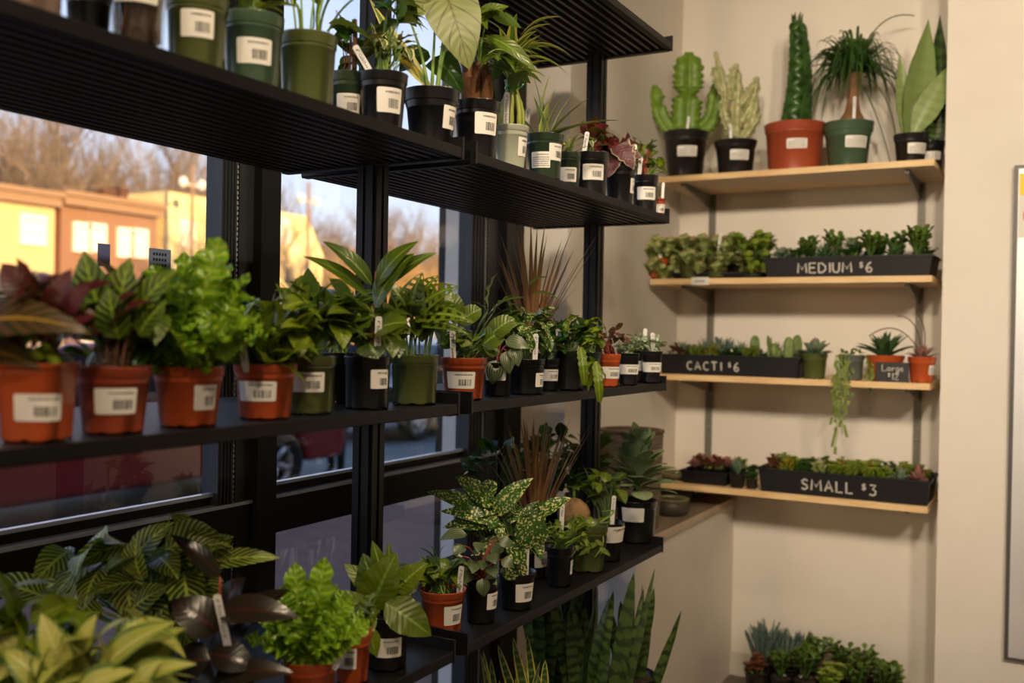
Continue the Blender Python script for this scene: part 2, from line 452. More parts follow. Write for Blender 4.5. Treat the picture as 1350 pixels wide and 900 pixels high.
for px, lab in ((937, 'left grey slotted wall standard behind the pine shelves'), (1212, 'right grey slotted wall standard, nearest the pillar')):
    x = on_yz(px, YB, 1.5).x
    m = MB(); z0, z1 = ZS_d - .05, ZS_a + .01
    m.box((x - .014, YB - .012, z0), (x - .006, YB, z1)); m.box((x + .006, YB - .012, z0), (x + .014, YB, z1)); m.box((x - .006, YB - .004, z0), (x + .006, YB, z1))
    zz = z0 + .03
    while zz < z1 - .03:
        m.box((x - .006, YB - .011, zz), (x + .006, YB - .004, zz + .012)); zz += .032
    for zz in (ZS_d + .2, ZS_b - .15, ZS_c + .12): m.lathe([(.0001, 0), (.006, 0), (.006, .003)], 10, (x, YB - .013, zz), 1)
    o = m.build('wall_standard', [M_STDGREY, M_SILVER]); tag(o, lab, 'wall standard', 'slotted wall standards')

# ---- steel cabinet on the pillar face with a safety notice
p0 = at_y(1338, 218, YP - .03); p1 = at_y(1323, 869, YP - .03)
e = empty('steel_cabinet', (p1.x + .3, YP - .004, p1.z))
xa = (p0.x + p1.x) / 2 - e.location.x; H = p0.z - p1.z; 
m = MB(); m.box((xa, -.028, 0), (xa + .7, 0, H)); m.build('body', mat('cabinet_edge', (.10, .09, .085), .5, metal=.5), e)
m = MB(); m.box((xa + .012, -.034, .012), (xa + .69, -.028, H - .012)); bevel(m.build('door', M_STEEL, e), .002)
m = MB(); zz = H - .03
m.box((xa + .016, -.0352, zz - .22), (xa + .22, -.0342, zz)); m.box((xa + .018, -.0358, zz - .075), (xa + .218, -.0352, zz - .002), 1)
strokes(m, 'CAUTION', .03, Matrix.Translation((xa + .04, -.0362, zz - .055)), 2) if False else None
ring = []
cx, cz = xa + .075, zz - .145
vs = []; fs = []
for i in range(28):
    t = 2 * pi * i / 28
    vs += [(cx + .045 * cos(t), -.0358, cz + .045 * sin(t)), (cx + .033 * cos(t), -.0358, cz + .033 * sin(t))]
for i in range(28):
    j = (i + 1) % 28; fs.append((2 * i, 2 * j, 2 * j + 1, 2 * i + 1))
m.add(vs, fs, 3, smooth=False)
m.build('notice', [M_WHITE, M_YEL, M_INK, M_RED], e)
tag(e, 'stainless steel cabinet on the pillar with a yellow and white notice', 'cabinet')
# ------------------------------------------------------------------ outside
ZG = -.15
def brickmat(name, a, b, mortar, scale, rough=.85, ms=.012, bw=.22, rh=.07, rot=(0, 0, 0), wob=0.0):
    m, nt, out = newmat(name); L = nt.links.new
    p = N(nt, 'ShaderNodeBsdfPrincipled'); p.inputs['Roughness'].default_value = rough; L(p.outputs[0], out.inputs[0])
    tc = N(nt, 'ShaderNodeTexCoord'); mp = N(nt, 'ShaderNodeMapping'); mp.inputs['Rotation'].default_value = rot; mp.inputs['Scale'].default_value = (scale,) * 3
    br = N(nt, 'ShaderNodeTexBrick'); br.inputs['Color1'].default_value = c4(a); br.inputs['Color2'].default_value = c4(b); br.inputs['Mortar'].default_value = c4(mortar)
    br.inputs['Scale'].default_value = 1; br.inputs['Mortar Size'].default_value = ms; br.inputs['Brick Width'].default_value = bw; br.inputs['Row Height'].default_value = rh
    L(tc.outputs['Object'], mp.inputs[0]); L(mp.outputs[0], br.inputs[0]); L(br.outputs[0], p.inputs['Base Color'])
    return m
M_PAVE = brickmat('brick_pavers', srgb(118, 82, 66), srgb(102, 72, 60), srgb(88, 72, 62), 1.0, ms=.006, bw=.2, rh=.1)
M_ASPH = mat('asphalt', srgb(104, 106, 104), .85, col2=srgb(86, 88, 88), nscale=2)
M_CONC = mat('kerb_concrete', srgb(168, 160, 150), .8)
m = MB(); m.box((-5.3, -25, ZG - .2), (-2.0, 60, ZG + .10)); struct('pavement', m, M_PAVE)
m = MB(); m.box((-5.5, -25, ZG - .2), (-5.302, 60, ZG + .105)); struct('kerb', m, M_CONC)
m = MB(); m.box((-19, -25, ZG - .2), (-5.502, 70, ZG)); struct('street', m, M_ASPH)
m = MB(); m.box((-80, -25, ZG - .2), (-19.002, 90, ZG + .12)); struct('ground', m, M_CONC)

M_CREAM = brickmat('yellow_brick', srgb(226, 190, 120), srgb(214, 176, 105), srgb(205, 180, 130), 1, rot=(pi / 2, 0, pi / 2))
M_BRBR = brickmat('brown_brick', srgb(150, 94, 64), srgb(134, 82, 56), srgb(140, 104, 80), 1, rot=(pi / 2, 0, pi / 2))
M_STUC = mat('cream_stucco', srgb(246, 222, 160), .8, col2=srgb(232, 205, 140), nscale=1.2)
M_TRIMW = mat('white_window_trim', srgb(240, 232, 215), .6)
M_SILLG = mat('roof_edge', srgb(150, 120, 92), .8)
M_PANE = mat('pale_blind', srgb(250, 240, 215), .3, spec=.8)
M_DARKP = mat('dark_chimney', srgb(96, 66, 52), .9)
XBD = -24.0
def ycol(px, x=XBD): return on_xz(px, x, 4.0).y
def building(px0, px1, ytop, pxm, m, label, wins=(), depth=9, x=XBD, cornice=True, chim=(), kind='building'):
    y0, y1 = ycol(px0, x), ycol(px1, x); zt = at_x(pxm, ytop, x).z
    e = empty(kind, (x, (y0 + y1) / 2, ZG + .12)); cy = (y0 + y1) / 2; b = ZG + .12
    w = MB(); w.box((-depth, y0 - cy, 0), (0, y1 - cy, zt - b)); w.build('wall', m, e)
    if cornice:
        c = MB(); c.box((-depth, y0 - cy - .05, zt - b - .35), (.25, y1 - cy + .05, zt - b - .1)); c.box((-depth, y0 - cy - .1, zt - b - .1), (.35, y1 - cy + .1, zt - b + .05)); c.build('roof', M_SILLG, e)
    for (a, b2, c0, c1) in wins:
        ya, yb = ycol(a, x), ycol(b2, x); za, zb = at_x(a, c1, x).z, at_x(a, c0, x).z
        f = MB(); t = .08
        for lo, hi in (((0, ya - t, za - t), (.1, yb + t, za)), ((0, ya - t, zb), (.1, yb + t, zb + t * 1.8)), ((0, ya - t, za), (.1, ya, zb)), ((0, yb, za), (.1, yb + t, zb)), ((0, ya, (za + zb) / 2 - .03), (.07, yb, (za + zb) / 2 + .03))):
            f.box((lo[0], lo[1] - cy, lo[2] - b), (hi[0], hi[1] - cy, hi[2] - b))
        fo = f.build('window', M_TRIMW, e)
        g = MB(); g.box((.005, ya - cy, za - b), (.03, yb - cy, zb - b)); g.build('pane', M_PANE, fo)
    # lower storey doors and windows
    n = max(1, int((y1 - y0) / 2.2))
    for i in range(n):
        yc = y0 + (y1 - y0) * (i + .5) / n - cy
        f = MB(); f.box((0, yc - .6, .9 if i % 2 else 0), (.06, yc + .6, 2.2)); fo = f.build('door' if i % 2 == 0 else 'window', M_DARKP, e)
    for (a, b2, c0) in chim:
        ya, yb = ycol(a, x) - cy, ycol(b2, x) - cy; zz = at_x(a, c0, x).z - b
        k = MB(); k.box((-1.4, ya, zt - b), (-.6, yb, zz)); k.box((-1.45, ya - .05, zz), (-.55, yb + .05, zz + .12)); k.build('chimney', M_DARKP, e)
    tag(e, label, 'building')
    return e
building(-120, 72, 252, 40, M_CREAM, 'yellow brick building across the street, far left beyond the glass', wins=((28, 56, 288, 318), (-40, -10, 286, 316)), chim=())
building(80, 206, 262, 140, M_BRBR, 'brown brick house across the street with two pairs of pale windows', wins=((98, 115, 299, 328), (117, 135, 300, 328), (156, 171, 306, 335), (174, 190, 307, 336)), chim=((154, 168, 252), (176, 186, 250)))
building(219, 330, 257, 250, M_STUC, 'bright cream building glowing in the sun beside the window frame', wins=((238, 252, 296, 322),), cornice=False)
# pale gabled house
x = XBD
y0, y1 = ycol(352), ycol(404); cy = (y0 + y1) / 2; b = ZG + .12
e = empty('building', (x, cy, b)); zt = at_x(385, 330, x).z - b; zp = at_x(385, 282, x).z - b
w = MB(); w.box((-6, y0 - cy, 0), (0, y1 - cy + .9, zt))
w.add([(0, y0 - cy, zt), (0, y1 - cy + .9, zt), (0, y1 - cy, zp), (0, y0 - cy, zp), (-6, y0 - cy, zt), (-6, y1 - cy + .9, zt), (-6, y1 - cy, zp), (-6, y0 - cy, zp)],
      [(0, 1, 2, 3), (7, 6, 5, 4), (1, 5, 6, 2), (0, 3, 7, 4), (3, 2, 6, 7)], smooth=False)
w.build('wall', M_STUC, e)
f = MB(); f.box((0, -.6, zt + .2), (.06, .1, zt + 1.1)); f.build('window', M_PANE, e)
f = MB(); f.box((0, -.9, 0), (.06, .1, 2.1)); f.build('door', M_DARKP, e)
tag(e, 'pale sloping-sided house seen between window frame and black shelf post', 'building')
building(425, 520, 330, 470, M_BRBR, 'low brown building half hidden behind trees, beyond the shelf post', x=-34, cornice=True)

# bare winter trees
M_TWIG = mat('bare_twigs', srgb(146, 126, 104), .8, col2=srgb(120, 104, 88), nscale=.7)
M_TWIGG = mat('sunlit_gold_twigs', srgb(205, 168, 104), .8, col2=srgb(175, 138, 84), nscale=.7)  # low sunlight on the twigs is put into this gold colour
def bare_tree(seed, h, mt, name, dens=4, spread=.55, upw=.25, depth=5, n0=3):
    R = random.Random(seed); mb = MB(); 
    def br(p, d, l, r, k):
        pts = [p]; q = p; dd = d.copy()
        for i in range(3):
            dd = (dd + V((R.gauss(0, .12), R.gauss(0, .12), R.gauss(.05, .08)))).normalized(); q = q + dd * (l / 3); pts.append(q)
        mb.tube(pts, [r, r * .85, r * .7, r * .5], 4 if k < 2 else 3, cap=False)
        if k >= depth: return
        for j in range(dens if k else n0 + 1):
            s = pts[1 + (j % 3)] if j else pts[3]
            a = R.uniform(0, 2 * pi); nd = (dd + V((cos(a), sin(a), 0)) * R.uniform(spread * .7, spread * 1.5) + V((0, 0, upw * R.uniform(0, 1)))).normalized()
            br(s, nd, l * R.uniform(.62, .82), r * .55, k + 1)
    br(V((0, 0, 0)), V((0, 0, 1)), h * .30, h * .018, 0)
    return mb
PT = []
for i in range(3):
    o = bare_tree(20 + i, 11, None, '', 4, depth=5).build('bare_tree', M_TWIG); PT.append(o)
R = random.Random(3)
treepos = [(-40, 30, 1.0), (20, 30, .9), (62, 33, 1.0), (100, 31, .95), (135, 33, .85), (200, 30, .95), (235, 34, .95), (275, 31, .9), (330, 36, .85), (370, 37, .85), (415, 33, .8), (455, 38, .8), (520, 36, .75), (555, 40, .8), (600, 38, .75), (40, 36, 1.15), (170, 38, 1.1), (300, 42, 1.1), (530, 34, .95), (580, 34, .9), (625, 36, .95), (500, 40, 1.1), (395, 36, .95), (150, 28, .9), (90, 27, .85), (246, 21.5, .5), (386, 21.5, .48), (440, 46, 1.0), (570, 48, 1.0)]
for i, (px, d, s) in enumerate(treepos):
    o = PT[i] if i < 3 else PT[i % 3].copy()
    if i >= 3: COL.objects.link(o)
    p = on_xz(px, -d, ZG + .12); o.location = (p.x, p.y, ZG + .12); o.scale = (s, s, s * R.uniform(.9, 1.1)); o.rotation_euler = (0, 0, R.uniform(0, 6))
    tag(o, 'tall bare winter tree rising behind the buildings across the street', 'tree', 'bare trees beyond the street')
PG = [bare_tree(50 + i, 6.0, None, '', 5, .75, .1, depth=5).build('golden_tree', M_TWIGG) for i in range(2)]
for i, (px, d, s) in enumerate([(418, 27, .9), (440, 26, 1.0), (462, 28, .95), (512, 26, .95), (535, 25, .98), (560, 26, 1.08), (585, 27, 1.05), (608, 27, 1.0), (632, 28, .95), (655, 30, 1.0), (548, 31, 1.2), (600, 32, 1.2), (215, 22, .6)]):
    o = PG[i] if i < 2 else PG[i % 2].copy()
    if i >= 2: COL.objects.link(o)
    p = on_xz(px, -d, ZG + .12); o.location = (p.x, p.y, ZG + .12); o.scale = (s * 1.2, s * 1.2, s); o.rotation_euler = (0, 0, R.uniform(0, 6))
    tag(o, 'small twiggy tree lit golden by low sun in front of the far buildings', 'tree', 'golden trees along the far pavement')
# street lamp and pole
for px, d, top, lab in ((403, 20, 238, 'thin utility pole across the street, right of the window frame'), (250, 22, 215, 'golden lit lamp post standing before the cream building')):
    p = on_xz(px, -d, ZG + .12); zt = at_x(px, top, -d).z
    e = empty('lamp_post', (p.x, p.y, ZG + .12)); mb = MB(); mb.tube([(0, 0, 0), (0, 0, zt)], [.07, .05], 8); mb.build('pole', M_SILLG, e)
    mb = MB()
    for s in (-1, 1):
        mb.tube([(0, 0, zt - .6), (0, s * .35, zt - .55)], .03, 6); mb.lathe([(.02, -.15), (.12, -.05), (.12, .08), (.03, .16)], 10, (0, s * .35, zt - .55))
    mb.build('lamp', M_TRIMW, e); tag(e, lab, 'lamp post')

# ---- cars
M_CARR = mat('red_car_paint', srgb(150, 28, 26), .28, coat=.6)
M_CARD = mat('dark_car_paint', srgb(28, 30, 34), .25, coat=.6)
M_TYRE = mat('tyre_rubber', (.015, .015, .016), .8)
M_ALLOY = mat('alloy', (.55, .56, .6), .3, metal=.9)
M_CARGL = mat('car_window', (.02, .025, .03), .08, spec=.8)
M_TAIL = mat('tail_lamp', srgb(190, 20, 15), .2)
def car(loc, rz, paint, label, grp=None):
    e = empty('parked_car', loc, rz)
    # profile along local Y (front = -Y), length 4.5
    L_ = 4.5; W = .9
    prof = [(-2.25, .35), (-2.25, .62), (-2.15, .78), (-1.2, .95), (-.55, 1.42), (.1, 1.5), (1.1, 1.48), (1.75, 1.15), (2.05, 1.0), (2.22, .92), (2.25, .5), (2.2, .3)]
    arch = []
    for cy in (1.38, -1.38):
        for k in range(9):
            t = pi * k / 8; arch.append((cy + .38 * cos(t), .33 + .38 * sin(t) * 1.0 - (.03 if k in (0, 8) else 0)))
    loop = prof + arch
    n = len(loop); xs = [(-W, .0), (-W * .98, 0), (W * .98, 0), (W, 0)]
    mb = MB()
    vs = []
    for sx in (-1, 1):
        for (y, z) in loop:
            tuck = 1.0 if z < .95 else 1.0 - (z - .95) * .36
            vs.append((sx * W * tuck, y, z))
    # side faces triangulated fan-free: use ngon
    fs = [tuple(range(n)), tuple(reversed(range(n, 2 * n)))]
    for i in range(n):
        j = (i + 1) % n; fs.append((i, i + n, j + n, j))
    mb.add(vs, fs, smooth=False); body = mb.build('body', paint, e); bevel(body, .05, 3)
    g = MB()
    for sx in (-1, 1):
        x = sx * (W * .93 + .012)
        quad = [(-1.05, 1.0), (-.5, 1.38), (.1, 1.43), (.1, 1.0)], [(.18, 1.0), (.18, 1.43), (1.05, 1.41), (1.55, 1.1), (1.5, 1.0)]
        for q in quad:
            vs = [(sx * (W * (1.0 - (z - .95) * .36) + .006), y, z) for y, z in q]
            g.add(vs, [tuple(range(len(q)))], smooth=False)
    g.add([(-.72, 1.16, 1.475), (.72, 1.16, 1.475), (.8, 1.78, 1.15), (-.8, 1.78, 1.15)], [(0, 1, 2, 3)], smooth=False)
    g.add([(-.8, -1.18, .975), (.8, -1.18, .975), (.72, -.58, 1.42), (-.72, -.58, 1.42)], [(0, 1, 2, 3)], smooth=False)
    g.build('windows', M_CARGL, e)
    for cy in (1.38, -1.38):
        for sx in (-1, 1):
            w = MB(); c = (0, 0, 0)
            w.lathe([(.20, -.1), (.30, -.1), (.325, -.06), (.325, .06), (.30, .1), (.22, .1), (.21, .03)], 28, mi=0)
            w.lathe([(.21, .05), (.20, .085), (.185, .085), (.185, .04)], 28, mi=1)
            w.lathe([(.001, .085), (.05, .085), (.06, .05)], 12, mi=1)
            for k in range(5):
                t = 2 * pi * k / 5
                w.tube([(.03 * cos(t), .03 * sin(t), .07), (.195 * cos(t), .195 * sin(t), .07)], [.035, .026], 6, mi=1)
            w.lathe([(.001, .02), (.2, .02)], 20, mi=0)
            o = w.build('wheel', [M_TYRE, M_ALLOY], e); o.rotation_euler = (0, pi / 2 * sx, 0); o.location = (sx * .82, cy, .325)
    for sx in (-1, 1):
        t = MB(); t.box((-.14, -.05, 0), (.14, .05, .28)); o = t.build('tail_lamp', M_TAIL, e); bevel(o, .02); o.location = (sx * .74, 2.21, .66)
        t = MB(); t.box((-.14, -.05, 0), (.14, .05, .12)); o = t.build('headlamp', M_TRIMW, e); bevel(o, .02); o.location = (sx * .7, -2.2, .66)
    t = MB(); t.box((-.8, -.06, 0), (.8, .06, .2)); o = t.build('bumper', M_CARD, e); bevel(o, .03); o.location = (0, 2.23, .32)
    tag(e, label, 'car'); return e
pw = on_xz(376, -6.5, 0.2)
car((-7.35, pw.y - 1.38 * 1.25 - .2, ZG), 0, M_CARR, 'dark red parked car with silver alloy wheel, seen through the window').scale = (1, 1.25, 1)
p2 = on_xz(545, -8.3, .2)
car((-9.1, p2.y + 1.38, ZG), 0, M_CARD, 'dark parked car further along the street, only its wheel clear of shelf')

# ---- walker on the street, mostly hidden behind the leaves
def walker(foot_px, t):
    p = at_z(foot_px, 632, ZG)
    e = empty('person', (p.x, p.y, ZG), 0.3)
    J = {'pel': (0, 0, .95), 'wai': (0, 0, 1.12), 'che': (0, .0, 1.36), 'nek': (0, 0, 1.5), 'hd1': (0, -.01, 1.6), 'hd2': (0, -.01, 1.72)}
    for s, k in ((-1, 'l'), (1, 'r')):
        f = .12 * s
        J.update({'hip' + k: (s * .09, 0, .90), 'kne' + k: (s * .10, -f * .6 - .03, .50), 'ank' + k: (s * .10, -f * 1.0 + .02, .10), 'toe' + k: (s * .11, -f - .16, .035),
                  'sho' + k: (s * .19, 0, 1.42), 'elb' + k: (s * .24, f * .5 + .03, 1.14), 'wri' + k: (s * .25, f - .06, .90), 'han' + k: (s * .25, f - .09, .81)})
    E = [('pel', 'wai'), ('wai', 'che'), ('che', 'nek'), ('nek', 'hd1'), ('hd1', 'hd2')]
    for k in 'lr': E += [('pel', 'hip' + k), ('hip' + k, 'kne' + k), ('kne' + k, 'ank' + k), ('ank' + k, 'toe' + k), ('che', 'sho' + k), ('sho' + k, 'elb' + k), ('elb' + k, 'wri' + k), ('wri' + k, 'han' + k)]
    rad = {'pel': .13, 'wai': .12, 'che': .15, 'nek': .055, 'hd1': .085, 'hd2': .085, 'hip': .09, 'kne': .06, 'ank': .042, 'toe': .035, 'sho': .06, 'elb': .045, 'wri': .032, 'han': .035}
    names = list(J); idx = {n: i for i, n in enumerate(names)}
    me = bpy.data.meshes.new('body'); me.from_pydata([J[n] for n in names], [(idx[a], idx[b]) for a, b in E], [])
    o = bpy.data.objects.new('body', me); COL.objects.link(o); o.parent = e
    md = o.modifiers.new('skin', 'SKIN'); sl = me.skin_vertices
    if not sl: me.attributes
    lay = me.skin_vertices[0] if len(me.skin_vertices) else None
    if lay is None:
        bm = __import__('bmesh').new(); bm.from_mesh(me); bm.verts.layers.skin.verify(); bm.to_mesh(me); bm.free(); lay = me.skin_vertices[0]
    for n in names:
        r = rad[n] if n in rad else rad[n[:3]]
        lay.data[idx[n]].radius = (r, r)
    lay.data[0].use_root = True
    o.modifiers.new('sub', 'SUBSURF').levels = 2; o.modifiers['sub'].render_levels = 2
    m, nt, out = newmat('walker_clothes'); L = nt.links.new
    pp = N(nt, 'ShaderNodeBsdfPrincipled'); pp.inputs['Roughness'].default_value = .8; L(pp.outputs[0], out.inputs[0])
    tc = N(nt, 'ShaderNodeTexCoord'); sx = N(nt, 'ShaderNodeSeparateXYZ'); L(tc.outputs['Object'], sx.inputs[0]); z = sx.outputs[2]
    c = mixc(nt, step(nt, z, .98, .99), srgb(52, 52, 56), srgb(44, 46, 58)); c = mixc(nt, step(nt, z, 1.53, 1.54), c, srgb(190, 140, 112)); L(c, pp.inputs['Base Color'])
    me.materials.append(m)
    for k, s in (('l', -1), ('r', 1)):
        a = J['ank' + k]; b = J['toe' + k]; mb = MB()
        mb.lathe([(.001, 0), (.055, 0), (.062, .02), (.056, .06), (.045, .1), (.05, .12)], 14)
        mb.v = [(x * .8, y * 2.3 if y < 0 else y * 1.2, z * (1 if y > -.02 else .75)) for x, y, z in mb.v]
        q = mb.build('shoe', M_TRIMW, e); q.location = (a[0], a[1], 0)
    hb = MB(); hb.lathe([(.10, -.02), (.105, .03), (.09, .08), (.05, .115), (.001, .125)], 16, (0, .01, 1.72)); hb.build('hair', M_INK, e)
    tag(e, 'person in dark trousers and white shoes walking on the street outside', 'person')
walker(442, 10)
# paper notices taped on the glass
for (px, py, wpx, hpx, c, lab) in ((211, 346, 30, 36, srgb(150, 172, 215), 'pale blue paper sign on the glass behind the crinkled fern'), (137, 336, 16, 30, srgb(120, 132, 190), 'small blue sign on the glass above the purple leaves')):
    p = at_x(px, py, XW - .026); s = p.length and (p - EYE).dot(FWD) / F
    w = wpx * s * 1.2; h = hpx * s
    o = MB(); o.box((-.0006, -w / 2, -h / 2), (.0, w / 2, h / 2))
    for i in range(4 if wpx > 20 else 1):
        if wpx > 20:
            zz = h * (.3 - i * .2)
            for k in range(5): o.box((0, w * (-.32 + k * .13), zz - h * .05), (.0004, w * (-.24 + k * .13), zz + h * .05), 1)
        else: o.lathe([(h * .10, 0), (h * .14, 0)], 12, mi=2) if False else None
    q = o.build('paper_sign', [mat('sign_paper', c, .7), M_INK, M_WHITE]); q.location = p
    tag(q, lab, 'sign')
# ------------------------------------------------------------------ plants: shared pieces
AZ = math.atan2(RGT.y, RGT.x)
UP = V((0, 0, 1))
def prof(kind, v):
    if kind == 'ovate': return max(0, sin(pi * v ** .72)) ** .85
    if kind == 'lance': return max(0, sin(pi * v ** .8)) ** 1.1
    if kind == 'heart': return min(1, (v / .10) ** .5 if v > 0 else 0) * max(0, 1 - v) ** .62 * (1 + .35 * sin(pi * v))
    if kind == 'strap': return min(1, .45 + v / .3) * max(0, 1 - v ** 5) ** .6
    if kind == 'spear': return (.42 + .58 * sin(pi * min(1, v * 1.05) * .5 + .0)) * max(0, 1 - v ** 2.6) ** .75
    if kind == 'obov': return max(0.12, sin(pi * min(1, v ** 1.6 * .97 + .03))) if v < .97 else .15
    if kind == 'paddle': return (.22 + .78 * sin(pi * .5 * min(1, v / .62)) ** 1.6) * (1 if v < .62 else sqrt(max(0, 1 - ((v - .62) / .385) ** 2)))
    if kind == 'round': return sqrt(max(0, 1 - (2 * v - 1) ** 2))
    if kind == 'sword': return max(0, 1 - v) ** .7 * min(1, .7 + v)
    if kind == 'blade': return max(0, 1 - v) ** .8
    return 1
def leaf(mb, p0, p1, w, bow=.15, pr='ovate', nv=7, fold=.2, wave=0.0, wf=4, roll=0.0, face=None, mi=0, rn=.5, holes=False, tk=0.0, nu=4, vroll=0.0, curl=0.0):
    p0 = V(p0); p1 = V(p1); d = p1 - p0; l = d.length
    if l < 1e-6: return
    d /= l
    n = (V(face) if face is not None else UP)
    n = n - d * n.dot(d)
    if n.length < .08: n = V((0, -1, 0)) - d * (-d.y)
    n.normalize(); sd = d.cross(n)
    if roll:
        n, sd = n * cos(roll) + sd * sin(roll), sd * cos(roll) - n * sin(roll)
    pc = (p0 + p1) / 2 + n * bow * l * 2 if face is None or abs(bow) > 0 else (p0 + p1) / 2
    vs = []; uv = []
    us = [-1 + 2 * k / nu for k in range(nu + 1)]
    for i in range(nv + 1):
        v = i / nv
        q = p0 * (1 - v) ** 2 + pc * 2 * v * (1 - v) + p1 * v * v
        tg = ((pc - p0) * (1 - v) + (p1 - pc) * v).normalized()
        nn = (n - tg * n.dot(tg)); nn.normalize(); ss = tg.cross(nn)
        if vroll:
            a = vroll * v; nn, ss = nn * cos(a) + ss * sin(a), ss * cos(a) - nn * sin(a)
        hw = w / 2 * prof(pr, v)
        for u in us:
            o = fold * abs(u) * hw - curl * u * u * hw
            if wave: o += wave * hw * u * u * sin(v * wf * 2 * pi + (1.3 if u < 0 else 0) + rn * 9)
            ww = u * hw * (1 + (wave * .35 * sin(v * wf * 2 * pi * 1.3 + rn * 5) if abs(u) == 1 else 0))
            vs.append(q + ss * ww + nn * o); uv.append((u / 2 + .5, v))
    fs = []; m = nu + 1
    for i in range(nv):
        for k in range(nu):
            if holes and 0 < k < nu - 1 and False: continue
            if holes and (i % 2 == 1) and 1 < i < nv - 1 and (k in holes): continue
            fs.append((i * m + k, i * m + k + 1, (i + 1) * m + k + 1, (i + 1) * m + k))
    if tk:
        nb = len(vs); back = []
        for i in range(nv + 1):
            for k in range(m):
                e = 1 - abs(us[k]) ** 2
                back.append(vs[i * m + k] - n * tk * max(0.02, e) * (prof(pr, i / nv)))
        vs = vs + back; uv = uv + uv
        fs = fs + [tuple(reversed([q + nb for q in f])) for f in fs]
    mb.add(vs, fs, mi, uv, rn)
def bez(p0, p1, p2, n=6):
    p0, p1, p2 = V(p0), V(p1), V(p2)
    return [p0 * (1 - t) ** 2 + p1 * 2 * t * (1 - t) + p2 * t * t for t in [i / n for i in range(n + 1)]]

M_TERRA = mat('terracotta_plastic', srgb(188, 86, 42), .3, spec=.5, col2=srgb(178, 78, 38), nscale=6)
M_TERRB = mat('terracotta_brown_plastic', srgb(158, 72, 44), .36, spec=.45)
M_POTK = mat('black_plastic', (.009, .0085, .0085), .28, spec=.6)
M_POTG = mat('olive_plastic', srgb(80, 88, 46), .24, spec=.5)
M_POTT = mat('teal_green_plastic', srgb(66, 88, 66), .26, spec=.5)
M_POTD = mat('dark_green_plastic', srgb(48, 62, 44), .22, spec=.5)
M_POTW = mat('pale_glazed_pot', srgb(176, 180, 160), .2, spec=.6, coat=.4)
M_POTB = mat('taupe_pot', srgb(120, 100, 88), .5)
M_POTGR = mat('grey_pot', srgb(92, 98, 94), .5)
def clearmat():
    m, nt, out = newmat('clear_plastic'); L = nt.links.new
    a = N(nt, 'ShaderNodeBsdfTransparent'); a.inputs[0].default_value = (.9, .9, .88, 1)
    g = N(nt, 'ShaderNodeBsdfGlossy'); g.inputs['Roughness'].default_value = .12
    x = N(nt, 'ShaderNodeMixShader'); x.inputs[0].default_value = .16
    L(a.outputs[0], x.inputs[1]); L(g.outputs[0], x.inputs[2]); L(x.outputs[0], out.inputs[0]); return m
M_CLEAR = clearmat()
M_SOIL = mat('potting_soil', srgb(48, 34, 26), .95, col2=srgb(84, 62, 46), nscale=60, bump=.8, bscale=180)
M_LABEL = mat('label_paper', srgb(232, 228, 220), .5)
M_LINK = mat('label_print', (.05, .05, .05), .6)
M_TAG = mat('tag_plastic', srgb(232, 230, 226), .4)

